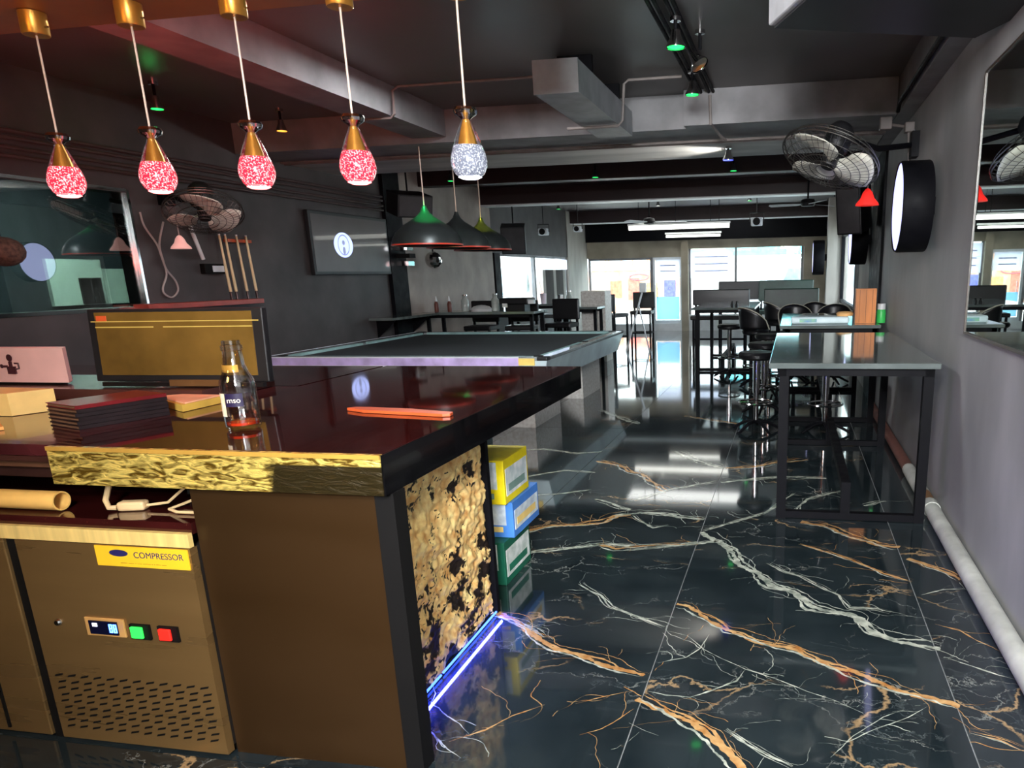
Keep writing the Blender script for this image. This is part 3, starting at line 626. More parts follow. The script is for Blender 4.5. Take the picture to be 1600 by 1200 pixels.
# golden stone cladding with real relief
def stone_face():
    ny, nz = 170, 150; y0, y1, z0, z1 = 2.005, 3.1, .012, .974
    vs, cs = [], []
    for j in range(nz + 1):
        for i in range(ny + 1):
            y = y0 + (y1 - y0) * i / ny; z = z0 + (z1 - z0) * j / nz
            p = Vector((y * 2.2, z * 6.0, .3)); q = noise.noise_vector(p * .9) * .9
            a = noise.fractal(p + q, 1.0, 2.1, 5)
            r = noise.ridged_multi_fractal(Vector((y * 3.2, z * 6.5, 2)) + q * .6, .9, 2.1, 4, 1.0, 2.0)
            h = .016 * a + .014 * min(1.5, r) + .010 * noise.noise(Vector((y * 26, z * 40, 1)))
            # terraces like split slate
            h = (math.floor(h / .006) * .006) * .6 + h * .4
            e = min(1, i / 3, (ny - i) / 3)
            vs.append((-1.425 + .012 + max(-.008, min(.03, h)) * e, y, z)); cs.append(h)
    fs = [(j * (ny + 1) + i, j * (ny + 1) + i + 1, (j + 1) * (ny + 1) + i + 1, (j + 1) * (ny + 1) + i) for j in range(nz) for i in range(ny)]
    m = bpy.data.materials.new('golden_split_stone'); m.use_nodes = True; nt = m.node_tree; N = nt.nodes; L = nt.links; b = N['Principled BSDF']
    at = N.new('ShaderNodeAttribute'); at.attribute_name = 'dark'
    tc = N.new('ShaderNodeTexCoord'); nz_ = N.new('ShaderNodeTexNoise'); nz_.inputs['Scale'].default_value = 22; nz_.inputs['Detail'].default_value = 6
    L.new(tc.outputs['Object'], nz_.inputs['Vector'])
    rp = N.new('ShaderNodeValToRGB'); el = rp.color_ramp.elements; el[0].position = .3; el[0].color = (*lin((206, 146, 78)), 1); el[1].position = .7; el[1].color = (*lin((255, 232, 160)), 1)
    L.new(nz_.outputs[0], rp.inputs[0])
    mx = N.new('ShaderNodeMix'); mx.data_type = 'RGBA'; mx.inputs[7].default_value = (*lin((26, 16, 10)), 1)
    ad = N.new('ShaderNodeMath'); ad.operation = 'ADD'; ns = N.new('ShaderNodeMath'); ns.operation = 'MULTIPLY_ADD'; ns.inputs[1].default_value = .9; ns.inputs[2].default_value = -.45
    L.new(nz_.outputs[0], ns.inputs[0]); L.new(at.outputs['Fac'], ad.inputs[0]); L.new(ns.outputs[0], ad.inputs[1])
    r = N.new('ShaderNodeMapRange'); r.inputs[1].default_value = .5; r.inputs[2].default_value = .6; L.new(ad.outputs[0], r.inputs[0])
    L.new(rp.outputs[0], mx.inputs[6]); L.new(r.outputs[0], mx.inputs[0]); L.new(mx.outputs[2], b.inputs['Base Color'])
    b.inputs['Roughness'].default_value = .55
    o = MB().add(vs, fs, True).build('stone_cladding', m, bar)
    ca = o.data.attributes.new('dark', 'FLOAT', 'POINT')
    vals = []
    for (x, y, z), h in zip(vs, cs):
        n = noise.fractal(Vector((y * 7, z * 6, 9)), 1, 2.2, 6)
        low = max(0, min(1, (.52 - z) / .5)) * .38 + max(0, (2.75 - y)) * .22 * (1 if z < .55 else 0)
        cv = abs(noise.noise(Vector((y * 7 + n, z * 13 + n * 2, 4)))); cv2 = abs(noise.noise(Vector((y * 16 + n, z * 26, 8))))  # crevice shadow painted as dark lines among the stone's black deposits
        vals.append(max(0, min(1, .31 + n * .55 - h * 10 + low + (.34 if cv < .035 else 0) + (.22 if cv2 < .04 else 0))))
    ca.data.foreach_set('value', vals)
    return o
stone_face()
led = MB().tube([(-1.385, 2.02, .012), (-1.385, 2.5, .012)], .005, 6).tube([(-1.385, 2.52, .012), (-1.385, 3.09, .012)], .005, 6).build('led_strip', emis('blue_led', (60, 96, 255), 4), bar, label='glowing blue strip along the foot of the stone')
lg_ = add_light('led_glow', 'AREA', (-1.355, 2.56, .03), 7.0, (.06, .07, 1), 1.05, .012)
_z = Vector((-.9, 0, .44)).normalized(); _x = Vector((0, 1, 0)); _y = _z.cross(_x)
lg_.matrix_world = Matrix.Translation((-1.355, 2.56, .03)) @ Matrix((_x, _y, _z)).transposed().to_4x4()
# left counter section
lc = thing('side_counter', 'dark side counter left of the yellow-lit bar top', 'counter', (-3.4, 2.5, .855))
MB().box(-4.6, -2.364, 1.93, 3.2, 1.06, 1.098).build('counter_top', mat('maroon_granite', (66, 26, 28), .14, var=.3, scale=4, coat=.3), lc)
for k, (z0, z1, c) in enumerate(((1.04, 1.058, (60, 34, 28)), (1.015, 1.035, (84, 56, 40)), (.975, 1.01, (44, 26, 22)))):
    MB().box(-4.6, -2.364, 1.93 + .02 * k, 3.2, z0, z1).build('edge_layer', mat('counter_layer_%d' % k, c, .3), lc)
MB().box(-4.6, -4.5, 2.65, 3.2, 0, .974).box(-4.5, -2.4, 3.1, 3.2, 0, .974).build('carcass', M_blackmat, lc)
# shelf below with ribbed fascia
sh = thing('under_counter_shelf', 'dark polished worktop with ribbed yellow front over the fridge', 'worktop', (-2.9, 2.2, .8))
MB().box(-4.4, -1.88, 1.92, 2.6, .815, .853).build('worktop', M_granite, sh)
MB().box(-4.4, -1.88, 1.9, 1.918, .775, .822).build('fascia', M_cream_fascia, sh)
MB().box(-4.4, -2.32, 2.58, 2.62, .853, 1.03).build('back_panel', M_gasket, sh)
# fridge
fr = thing('under_counter_fridge', 'steel under-counter fridge with vent grille and three lit controls', 'fridge', (-2.6, 2.2, 0))
MB().box(-2.562, -1.882, 1.9, 1.93, .012, .772).build('service_panel', M_steel, fr)
MB().box(-2.612, -2.563, 1.912, 1.93, 0, .772).build('gasket', M_gasket, fr)
MB().box(-3.25, -2.613, 1.9, 1.93, .012, .772, bev=.004).box(-3.95, -3.3, 1.9, 1.93, .012, .772, bev=.004).build('door', M_steel, fr)
MB().box(-2.795, -2.785, 1.894, 1.9, .03, .24).build('door_groove', M_gasket, fr)
MB().box(-4.3, -1.884, 1.932, 2.55, .03, .772).build('cabinet', mat('dark_steel', (60, 54, 50), .4, metal=.6), fr)
MB().box(-4.3, -1.884, 1.95, 2.5, 0, .03).build('plinth', M_gasket, fr)
g = MB().box(-2.345, -2.19, 1.893, 1.9, .438, .505, bev=.002).build('controller', mat('tan_bezel', (186, 140, 80), .4), fr)
MB().box(-2.326, -2.214, 1.889, 1.8935, .447, .496).build('display', mat('dark_blue_display', (12, 14, 40), .2), g)
dd = MB()
for x in (-2.245, -2.228):
    dd.box(x, x + .003, 1.887, 1.889, .458, .486).box(x + .009, x + .012, 1.887, 1.889, .458, .486)
    for z in (.457, .471, .485): dd.box(x, x + .012, 1.887, 1.889, z, z + .0025)
dd.build('digits', emis('blue_digits', (70, 130, 255), 6), g)
MB().box(-2.31, -2.292, 1.887, 1.889, .476, .488).build('indicator', emis('white_digit', (200, 200, 220), 2), g)
def rocker(x, c, s, lab):
    b = MB().box(x - .036, x + .04, 1.891, 1.9, .438, .492).build('switch_surround', M_gasket, fr)
    MB().box(x - .027, x + .018, 1.882, 1.891, .445, .486, bev=.003).build('rocker', emis(lab, c, s), b)
rocker(-2.131, (40, 220, 70), 1.1, 'green_rocker'); rocker(-2.022, (230, 30, 20), .9, 'red_rocker')
MB().lathe([(0, .012), (.009, .01), (.013, .004), (.014, 0)], (-2.461, 1.9, .475), 14, Matrix.Rotation(PI / 2, 4, 'X')).build('lock', M_chrome, fr)
vent = None
for r in range(9):
    for c in range(12):
        x = -2.515 + c * .0535 + (.008 if r % 2 else 0); z = .268 - r * .0255
        if vent is None:
            vent = MB().prism([(-.018, -.0075), (.014, .0), (.018, .0075), (-.014, .0)], 0, .004, Matrix.Rotation(PI / 2, 4, 'X')).build('vent_slot', M_gasket, fr, local=True); v = vent
        else: v = vent.copy(); COL.objects.link(v)
        v.location = Vector((x, 1.902, z)) - WM[fr].translation
# sticker under the fascia
st = tag(MB().box(-2.24, -1.888, 1.895, 1.899, .7, .77).build('sticker', mat('yellow_sticker', (240, 190, 40), .45, var=.03)), 'yellow printed sticker on the fridge below the ribbed fascia', 'sticker')
M_navy = mat('navy_print', (40, 36, 90), .5)
MB().lathe([(0, 0), (1, 0)], (-2.15, 1.8945, .747), 24, Matrix.Rotation(PI / 2, 4, 'X') @ Matrix.Diagonal((.036, .012, 1, 1))).build('emblem', M_navy, st)
text('lettering', 'COMPRESSOR', .03, M_navy, st, face_y(-2.0, 1.8945, .742), ext=.0003)
text('small_print', '------ ----- - ---- ------- - - ---- ----', .0135, mat('red_print', (150, 60, 20), .5), st, face_y(-2.062, 1.8945, .714), ext=.0003)
# things on the worktop
rt = tag(MB().lathe([(.033, 0), (.033, .45), (.028, .45), (.028, 0), (.033, 0)], (-2.88, 1.98, .889), 22, Matrix.Rotation(PI / 2, 4, 'Y')).build('cardboard_tube', mat('yellow_tube', (222, 176, 96), .4)), 'yellow cardboard tube lying on the worktop under the counter', 'tube')
pl = thing('power_plug', 'beige power plug with cable lying on the dark worktop', 'plug', (-2.2, 2.1, .854))
M_beige = mat('beige_cable', (208, 176, 130), .45)
MB().box(-.045, .045, -.02, .02, 0, .032, Matrix.Translation((-2.19, 2.02, .854)) @ Matrix.Rotation(.25, 4, 'Z'), bev=.009).build('plug_body', M_beige, pl)
MB().tube([(-2.285, 2.04, .97), (-2.285, 2.03, .93), (-2.275, 2.0, .89), (-2.255, 1.99, .868), (-2.235, 2.0, .866)], .009, 8).build('cable', M_beige, pl)
MB().tube([(-2.15, 2.03, .868), (-2.08, 2.05, .875), (-2.02, 2.08, .93), (-1.97, 2.1, .96)], .005, 6).tube([(-1.9, 2.0, .86), (-2.0, 2.0, .86), (-2.05, 2.02, .861), (-2.04, 2.07, .865), (-1.95, 2.15, .9), (-1.89, 2.2, .93)], .005, 6).build('thin_cable', M_beige, pl)
MB().box(-.05, .05, -.015, .015, 0, .03, Matrix.Translation((-2.07, 2.2, .866)) @ Matrix.Rotation(.35, 4, 'Z')).box(-.02, .08, -.012, .012, .03, .04, Matrix.Translation((-2.1, 2.2, .866)) @ Matrix.Rotation(.35, 4, 'Z')).build('adaptor', M_blackmat, pl)

# rear ledge
lg = tag(MB().box(-4.4, -2.5, 2.74, 3.2, 1.1, 1.148).build('rear_ledge', mat('maroon_ledge', (70, 40, 36), .25, coat=.3)), 'raised maroon ledge at the back of the side counter', 'ledge')
# monitor
mo = thing('till_monitor', 'wide black till monitor turned towards the bar with amber reflections', 'monitor', (-2.63, 2.85, 1.149))
R = Matrix.Translation((-2.66, 2.82, 1.329)) @ Matrix.Rotation(.03, 4, 'Z') @ Matrix.Rotation(-.06, 4, 'X')
MB().box(-.43, .43, 0, .035, -.155, .165, R, bev=.006).build('casing', M_blackmat, mo)
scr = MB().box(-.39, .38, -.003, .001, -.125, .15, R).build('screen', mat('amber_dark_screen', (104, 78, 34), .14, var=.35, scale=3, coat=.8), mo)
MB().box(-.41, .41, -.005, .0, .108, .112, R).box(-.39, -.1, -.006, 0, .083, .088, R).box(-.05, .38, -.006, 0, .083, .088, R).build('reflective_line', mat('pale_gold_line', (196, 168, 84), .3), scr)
MB().box(-.38, -.33, -.006, 0, .112, .135, R).build('badge', mat('orange_badge', (206, 84, 40), .4), scr)
MB().box(-.06, .2, -.005, .1, -.176, -.145, R, bev=.004).build('stand', mat('amber_stand', (92, 62, 34), .4), mo)
MB().box(-.4, .4, -.004, .02, -.176, -.157, R).build('lower_bezel', M_black_vinyl, mo)
# white appliance box with icons
bx = thing('white_box', 'pinkish white device box with dark icons on the rear ledge', 'box', (-3.6, 2.9, 1.149))
MB().prism([(-4.1, 2.85), (-3.3, 2.85), (-3.36, 2.92), (-4.1, 2.92)], 1.16, 1.32).build('casing', mat('pinkish_white_plastic', (240, 190, 182), .4, var=.05), bx)
MB().box(-4.1, -3.38, 2.86, 2.91, 1.149, 1.16).build('foot', M_gasket, bx)
ic = MB().box(-3.625, -3.58, 2.843, 2.85, 1.2, 1.235).lathe([(0, 0), (.017, 0)], (-3.603, 2.846, 1.275), 14, Matrix.Rotation(PI / 2, 4, 'X')).box(-3.61, -3.597, 2.843, 2.85, 1.235, 1.258).tube([(-3.58, 2.846, 1.25), (-3.56, 2.846, 1.25), (-3.56, 2.846, 1.225), (-3.58, 2.846, 1.222)], .004, 5).box(-3.65, -3.625, 2.843, 2.85, 1.23, 1.24).lathe([(0, 0), (.01, 0)], (-3.655, 2.846, 1.236), 12, Matrix.Rotation(PI / 2, 4, 'X'))
ic.build('icon', mat('brown_icon', (70, 34, 40), .5), bx)
# stack of menus
mm = mat('black_menu_cover', (30, 22, 24), .4, var=.2); mr_ = mat('dark_red_menu_cover', (104, 22, 26), .35); mp_ = mat('brown_pages', (104, 74, 54), .6)
for k in range(6):
    t = thing('menu_book', ['black menu folder at the bottom of the stack on the counter', 'black menu folder second from the bottom of the stack', 'black menu folder third from the bottom of the stack', 'black menu folder third from the top of the stack', 'black menu folder just under the red-topped one', 'dark red menu folder on top of the stack'][k], 'menu', (-2.5, 2.35, 1.099 + .0145 * k), group='menu folders stacked on the counter')
    R = Matrix.Translation((-2.54, 2.33, 1.0985 + .0145 * k)) @ Matrix.Rotation(-.3 + random.uniform(-.04, .04), 4, 'Z') @ Matrix.Diagonal((.7, .78, .75, 1))
    c = MB().box(-.15, .145, -.2, .2, 0, .003, R).box(-.15, .145, -.2, .2, .015, .018, R).box(.142, .146, -.2, .2, 0, .018, R).build('cover', mr_ if k == 5 else mm, t)
    MB().box(-.146, .138, -.195, .195, .0032, .0148, R).build('pages', mp_, t)
for nm, lab, x0, x1, y0, y1, c, rot in (('paper_sheet', 'yellowish paper sheet lying right of the menu stack', -2.83, -2.5, 2.68, 2.735, (232, 184, 96), .0),):
    pass
t = thing('napkin_pad', 'pale rounded pad of paper right of the menu stack', 'paper', (-2.48, 2.6, 1.099))
P = [(-2.38, 2.34), (-2.375, 2.72)] + [(-2.375 - .3 * math.sin(a), 2.72 - .37 * (1 - math.cos(a)) + 0) for a in [k * PI / 16 for k in range(1, 8)]]
MB().prism([(-2.385, 2.5), (-2.385, 2.72), (-2.6, 2.73), (-2.66, 2.69), (-2.62, 2.63)], 1.1, 1.128).build('lower_pad', mat('yellow_paper', (206, 166, 70), .6), t)
MB().prism([(-2.388, 2.52), (-2.388, 2.715), (-2.58, 2.72), (-2.63, 2.68), (-2.58, 2.62)], 1.129, 1.135).build('top_sheet', mat('peach_paper', (226, 168, 130), .6), t)
tag(MB().prism([(-3.1, 2.0), (-2.84, 2.02), (-2.78, 2.12), (-2.9, 2.2), (-3.1, 2.22)], 1.1, 1.112).build('paper_bag', mat('orange_paper', (232, 160, 80), .6)), 'crumpled orange paper at the left end of the counter', 'paper')
tag(MB().prism([(-3.4, 2.35), (-3.04, 2.36), (-2.98, 2.5), (-3.4, 2.52)], 1.1, 1.19).build('paper_carton', mat('cream_carton', (232, 196, 120), .6, var=.1)), 'cream paper carton behind the orange paper on the counter', 'carton')
# glass bottle
bo = thing('glass_bottle', 'clear glass bottle with partly scratched label standing on the bar', 'bottle', (-1.87, 2.235, 1.101))
BX, BY, BZ = -1.885, 2.225, 1.101
prof = [(0, .002), (.05, .002), (.056, .01), (.057, .15), (.054, .17), (.042, .195), (.034, .222), (.03, .27), (.034, .273), (.034, .288), (.029, .291), (.028, .305), (.023, .305), (.024, .27), (.029, .222), (.037, .193), (.05, .167), (.052, .15), (.052, .016), (0, .012)]
MB().lathe(prof, (BX, BY, BZ), 36).build('body', M_bottle, bo)
MB().lathe([(0, .017), (.0505, .017), (.0505, .026), (0, .026)], (BX, BY, BZ), 24).build('dregs', mat('red_orange_liquid', (206, 56, 24), .15), bo)
def patch(name, a0, a1, z0, z1, m, r=.0578):
    n = 10; vs = [(BX + r * math.cos(a0 + (a1 - a0) * i / n), BY + r * math.sin(a0 + (a1 - a0) * i / n), BZ + z) for z in (z0, z1) for i in range(n + 1)]
    return MB().add(vs, [(i, i + 1, n + 2 + i, n + 1 + i) for i in range(n)], True).build(name, m, bo)
patch('label', -2.6, -1.75, .05, .13, mat('pale_gold_label', (226, 196, 140), .4, rgb2=(246, 236, 214), scale=30, detail=6))
patch('label', -1.7, -.7, .085, .13, mat('navy_label', (36, 26, 60), .4, var=.2))
patch('neck_label', -2.8, -.6, .2, .225, mat('gold_neck_label', (214, 160, 70), .35, metal=.5), .0385)
text('lettering', 'mso', .026, mat('pale_letter', (236, 222, 200), .5), bo, Matrix.Translation((BX + .022, BY - .0555, BZ + .107)) @ Matrix.Rotation(.4, 4, 'Z') @ Matrix.Rotation(PI / 2, 4, 'X'), ext=.0004)
# small serving board
bd = tag(MB().prism([(-1.71, 2.575), (-1.62, 2.535), (-1.26, 2.478), (-1.235, 2.49), (-1.24, 2.525), (-1.43, 2.575), (-1.62, 2.6), (-1.69, 2.598)], 1.101, 1.113).build('serving_paddle', M_wood_board, bevel=.002), 'flat red-brown wooden paddle lying near the bar edge', 'paddle')
for k, (x, y) in enumerate(((-1.62, 2.03), (-1.55, 2.02), (-1.66 + .14, 2.19), (-1.48, 2.2))): pass

# cartons beyond the bar end
def carton(name, lab, x0, x1, y0, y1, z0, z1, c1, c2, c3):
    t = thing(name, lab, 'carton', ((x0 + x1) / 2, (y0 + y1) / 2, z0))
    MB().box(x0, x1, y0, y1, z0, z1, bev=.003).build('box', mat(lab[:10] + '_a', c1, .5, var=.1, scale=8), t)
    MB().box(x0 + .01, x1 - .04, y0 - .002, y0, z0 + (z1 - z0) * .35, z1 - .01).box(x1, x1 + .002, y0 + .02, y1 - .02, z0 + .04, z1 - .05).build('printed_panel', mat(lab[:10] + '_b', c2, .5, var=.3, scale=14), t)
    MB().box(x1, x1 + .003, y0 + .05, y1 - .06, z0 + .06, z0 + .1).box(x0 + .02, x1 - .06, y0 - .003, y0 - .001, z0 + .03, z0 + .06).build('printed_band', mat(lab[:10] + '_c', c3, .5), t)
carton('drinks_carton', 'green and white carton at the bottom of the stack beyond the bar end', -1.78, -1.46, 3.42, 3.8, 0, .24, (20, 96, 72), (206, 226, 214), (30, 110, 84))
carton('drinks_carton', 'blue and white carton in the middle of the stack beyond the bar end', -1.75, -1.43, 3.5, 3.9, .242, .44, (70, 130, 210), (200, 218, 236), (240, 200, 120))
carton('drinks_carton', 'yellow carton on top of the stack beyond the bar end', -1.78, -1.445, 3.45, 3.8, .442, .68, (240, 214, 20), (214, 236, 236), (120, 150, 140))

# ================================================================== PENDANTS over the bar
M_bub_c = mat('clear_bubble_crystal', (206, 214, 226), .05, var=.2, scale=60, emit=(220, 226, 240), estr=.25, detail=6)
def bubble(name, base, hot, s):
    m = bpy.data.materials.new(name); m.use_nodes = True; N = m.node_tree.nodes; L = m.node_tree.links; b = N['Principled BSDF']
    tc = N.new('ShaderNodeTexCoord'); v = N.new('ShaderNodeTexNoise'); v.inputs['Scale'].default_value = 150; v.inputs['Detail'].default_value = 3; L.new(tc.outputs['Object'], v.inputs['Vector'])
    v2 = N.new('ShaderNodeTexVoronoi'); v2.inputs['Scale'].default_value = 130; L.new(tc.outputs['Object'], v2.inputs['Vector'])
    r = N.new('ShaderNodeMapRange'); r.inputs[1].default_value = .52; r.inputs[2].default_value = .6; L.new(v.outputs[0], r.inputs[0])
    mx = N.new('ShaderNodeMix'); mx.data_type = 'RGBA'; mx.inputs[6].default_value = (*lin(base), 1); mx.inputs[7].default_value = (*lin(hot), 1)
    L.new(r.outputs[0], mx.inputs[0]); L.new(mx.outputs[2], b.inputs['Emission Color']); b.inputs['Emission Strength'].default_value = s
    b.inputs['Base Color'].default_value = (*lin(base), 1); b.inputs['Roughness'].default_value = .08; b.inputs['Coat Weight'].default_value = 1
    return m
M_bub_r = bubble('red_bubble_crystal', (178, 34, 54), (255, 206, 206), 1.15)
M_bub_w = bubble('white_bubble_crystal', (92, 96, 108), (236, 240, 250), .8)
M_rim_r = emis('red_lit_rim', (255, 130, 130), 3.2); M_rim_w = emis('white_lit_rim', (236, 240, 255), 1.5)
def pendant(x, lab, red=True):
    y, zb = 2.9, 1.972
    t = thing('crystal_pendant', lab, 'lamp', (x, y, zb), group='crystal drop pendants over the bar')
    c = (x, y, zb)
    MB().lathe([(0, 0), (.03, .001), (.046, .008), (.04, .006), (0, .004)], c, 28).build('lit_rim', M_rim_r if red else M_rim_w, t)
    MB().lathe([(0, .004), (.04, .006), (.056, .02), (.068, .045), (.071, .066), (.067, .09), (.06, .112), (.055, .123), (0, .123)], c, 32).build('crystal', M_bub_r if red else M_bub_w, t)
    MB().lathe([(.0555, .1235), (.047, .148), (.034, .18), (.022, .205), (.017, .218)], c, 28).build('glass_neck', M_bottle, t)
    MB().lathe([(.017, .218), (.026, .226), (.043, .236), (.047, .248), (.04, .26), (.014, .266)], c, 28).build('glass_knob', M_knob, t)
    MB().lathe([(.038, .1245), (.031, .155), (.021, .19), (.012, .22), (.009, .25), (0, .25), (0, .1245)], c, 20).build('gold_core', M_gold, t)
    MB().tube([(x, y, zb + .25), (x, y, 2.62)], .0042, 6).build('cord', mat('pale_cord', (206, 180, 160), .4), t)
    k = MB().lathe([(0, .0), (.047, 0), (.05, .004), (.05, .085), (0, .085)], (x, y, 2.612), 28).build('canopy', M_gold, t)
    MB().tube([(x + .045, y, 2.64), (x + .065, y, 2.64)], .004, 6).build('canopy_screw', M_chrome, k)
    if red: add_light('rim_glow', 'POINT', (x, y - .02, zb - .05), 1.3, (1, .12, .1), .04)
    if red: add_light('pendant_glow', 'SPOT', (x, y + .5, zb - .08), 15, (1, .1, .07), .06, direction=(-.75, .6, .42), spot=1.9, blend=1)
for x, lab, red in ((-3.61, 'red crystal drop pendant cut off by the left edge of the photo', True), (-3.14, 'leftmost fully visible red crystal drop pendant', True), (-2.675, 'red crystal drop pendant second from left of those fully visible', True),
                    (-2.2, 'red crystal drop pendant in front of the wall fan and TV gap', True), (-1.74, 'red crystal drop pendant nearest the clear one', True), (-1.262, 'clear unlit crystal drop pendant at the right end of the row', False)):
    pendant(x, lab, red)

# ================================================================== POOL TABLE
PX0, PX1, PY0, PY1 = -5.64, -2.42, 7.1, 10.6
pt = thing('pool_table', 'large pool table with charcoal cloth and pale blue sides', 'pool table', ((PX0 + PX1) / 2, (PY0 + PY1) / 2, 0))
MB().box(PX0 + .16, PX1 - .16, PY0 + .16, PY1 - .16, .745, .768).build('cloth', M_cloth, pt)
def rail(a, b, c, d):
    r = MB().box(a, b, c, d, .765, .8, bev=.006).build('rail', M_rail_top, pt); return r
rail(PX0 + .1, PX1 - .1, PY0, PY0 + .11); rail(PX0 + .1, PX1 - .1, PY1 - .11, PY1)
rail(PX0, PX0 + .11, PY0 + .1, PY1 - .1); rail(PX1 - .11, PX1, PY0 + .1, PY1 - .1)
cu = MB()
cu.box(PX0 + .2, PX1 - .2, PY0 + .11, PY0 + .16, .768, .798).box(PX0 + .2, PX1 - .2, PY1 - .16, PY1 - .11, .768, .798)
for x0, x1 in ((PX0 + .11, PX0 + .16), (PX1 - .16, PX1 - .11)):
    cu.box(x0, x1, PY0 + .2, (PY0 + PY1) / 2 - .07, .768, .798).box(x0, x1, (PY0 + PY1) / 2 + .07, PY1 - .2, .768, .798)
cu.build('cushion', mat('teal_grey_cushion', (150, 188, 186), .7), pt)
MB().box(PX0 + .1, PX1 - .3, PY0 - .012, PY0, .794, .804).box(PX0 + .1, PX1 - .3, PY0 - .014, PY0, .7, .714).box(PX0 - .012, PX0, PY0 + .1, PY1 - .1, .79, .803).build('white_trim', M_trim_white, pt, label='bright white trim strip')
MB().box(PX0 + .1, PX1 - .3, PY0 - .011, PY0, .7145, .7935).build('lilac_highlight_strip', mat('lilac_highlight', (190, 170, 216), .3, var=.2), pt)  # highlight on the near rail painted as a lilac strip
for x in (PX0, PX1 - .12):
    for y in (PY0, PY1 - .12):
        MB().box(x, x + .12, y, y + .12, .762, .803, bev=.01).build('corner_cap', M_blackmat, pt)
MB().box(PX1 - .3, PX1 - .13, PY0 - .015, PY0 - .0, .72, .79).build('name_plate', mat('yellow_plate', (232, 200, 110), .4), pt)
# sloping skirt
bm = [(PX0, PY0, .765), (PX1, PY0, .765), (PX1, PY1, .765), (PX0, PY1, .765), (PX0 + .08, PY0 + .08, .52), (PX1 - .08, PY0 + .08, .52), (PX1 - .08, PY1 - .08, .52), (PX0 + .08, PY1 - .08, .52)]
MB().add(bm, [(0, 1, 5, 4), (1, 2, 6, 5), (2, 3, 7, 6), (3, 0, 4, 7), (4, 5, 6, 7), (0, 3, 2, 1)]).build('skirt', M_rail, pt)
M_terr = mat('speckled_white_stone', (196, 190, 182), .6, var=.3, scale=28, bump=.4, rgb2=(226, 224, 218))
for y in (PY0 + .35, PY1 - 1.25):
    MB().box(PX0 + .45, PX0 + .95, y, y + .9, 0, .519).build('pedestal', M_terr, pt); MB().box(PX1 - .8, PX1 - .29, y, y + .9, 0, .519).build('pedestal', M_terr, pt)
for dx, dy, r in ((0, 0, 0),):
    for x, y in ((PX0 + .14, PY0 + .14), (PX1 - .14, PY0 + .14), (PX0 + .14, PY1 - .14), (PX1 - .14, PY1 - .14), (PX0 + .1, (PY0 + PY1) / 2), (PX1 - .1, (PY0 + PY1) / 2)):
        MB().lathe([(0, .7995), (.05, .7995), (.05, .804), (0, .804)], (x, y, 0), 18).build('pocket', M_gasket, pt)

# billiard lamps
M_shade_o = mat('smoked_metal_shade', (56, 62, 62), .34, metal=.55, var=.15)
def bill(x, y, lab, c, s, zb=1.93):
    t = thing('billiard_lamp', lab, 'lamp', (x, y, zb), group='domed pendant lamps over the pool table')
    cc = (x, y, zb)
    prof = [(.36, 0), (.365, .01), (.35, .07), (.31, .135), (.24, .195), (.16, .245), (.09, .29), (.045, .335), (.025, .38), (.02, .4)]
    cut = 5
    MB().lathe(prof + [(.012, .39), (.08, .28), (.23, .185), (.34, .065), (.352, .002), (.36, 0)], cc, 36).build('shade', M_shade_o, t)
    if c: add_light('shade_spot', 'SPOT', (x + .25, y - .75, 2.9), s, c, .01, direction=(-.2, .7, -.68), spot=.36, blend=.8)
    MB().lathe([(.362, -.004), (.367, -.001), (.366, .012), (.36, .012)], cc, 36).build('shade_rim', mat('red_rim', (190, 60, 40), .4), t)
    MB().sphere((x, y, zb + .1), .045, 8).build('bulb', M_white, t)
    MB().tube([(x, y, zb + .4), (x, y, ZC - .02)], .006, 6).build('cord', mat('pale_cord', (206, 180, 160), .4), t)
    MB().lathe([(0, 0), (.05, 0), (.05, .03), (0, .03)], (x, y, ZC - .032), 16).build('canopy', M_chrome, t)
bill(-3.8, 7.5, 'green crowned dark dome lamp nearest over the pool table', (.02, 1, .2), 200)
bill(-3.84, 8.35, 'plain dark dome lamp in the middle over the pool table', None, 0)
bill(-3.95, 9.3, 'yellow crowned dark dome lamp farthest over the pool table', (.95, 1, .04), 130)

# ================================================================== RIGHT SIDE TABLES
def steel_table(label, loc, L=2.35, W=1.03, H=1.04, drop=False):
    t = thing('high_table', label, 'table', (0, 0, 0), group='high stone-topped tables on the right')
    MB().box(0, W, 0, L, H - .035, H, bev=.005).build('tabletop', M_tabletop, t, local=True)
    MB().box(.06, W - .03, .05, .1, H - .085, H - .036).box(.06, W - .03, L - .1, L - .05, H - .085, H - .036).box(.06, .11, .05, L - .05, H - .085, H - .036).box(W - .08, W - .03, .05, L - .05, H - .085, H - .036).build('apron_frame', M_black, t, local=True)
    for x in (.065, W - .085):
        for y in (.06, L - .12): MB().box(x, x + .062, y, y + .062, 0, H - .036).build('leg', M_black, t, local=True)
    for y in (.065, L - .115): MB().box(.127, W - .085, y, y + .05, .004, .05).build('floor_rail', M_black, t, local=True)
    for y in (.067, L - .113): MB().box(W * .5 - .035, W * .5 + .025, y, y + .045, .05, .26).build('stub_post', M_black, t, local=True)
    MB().box(W * .5 - .035, W * .5 + .025, .113, L - .114, .2, .26).build('foot_bar', M_black, t, local=True, label='central foot bar')
    t.matrix_world = Matrix.Translation(loc); WM[t] = t.matrix_world.copy()
    return t
ta = steel_table('nearest high table with bare grey-green stone top by the right wall', (-.135, 4.66, 0))
dup(ta, (-.125, 7.95, 0), label='second high table by the right wall, carrying the wooden box and green jar')
dup(ta, (-1.62, 12.1, 0), label='high table in the middle aisle in front of the dark benches')

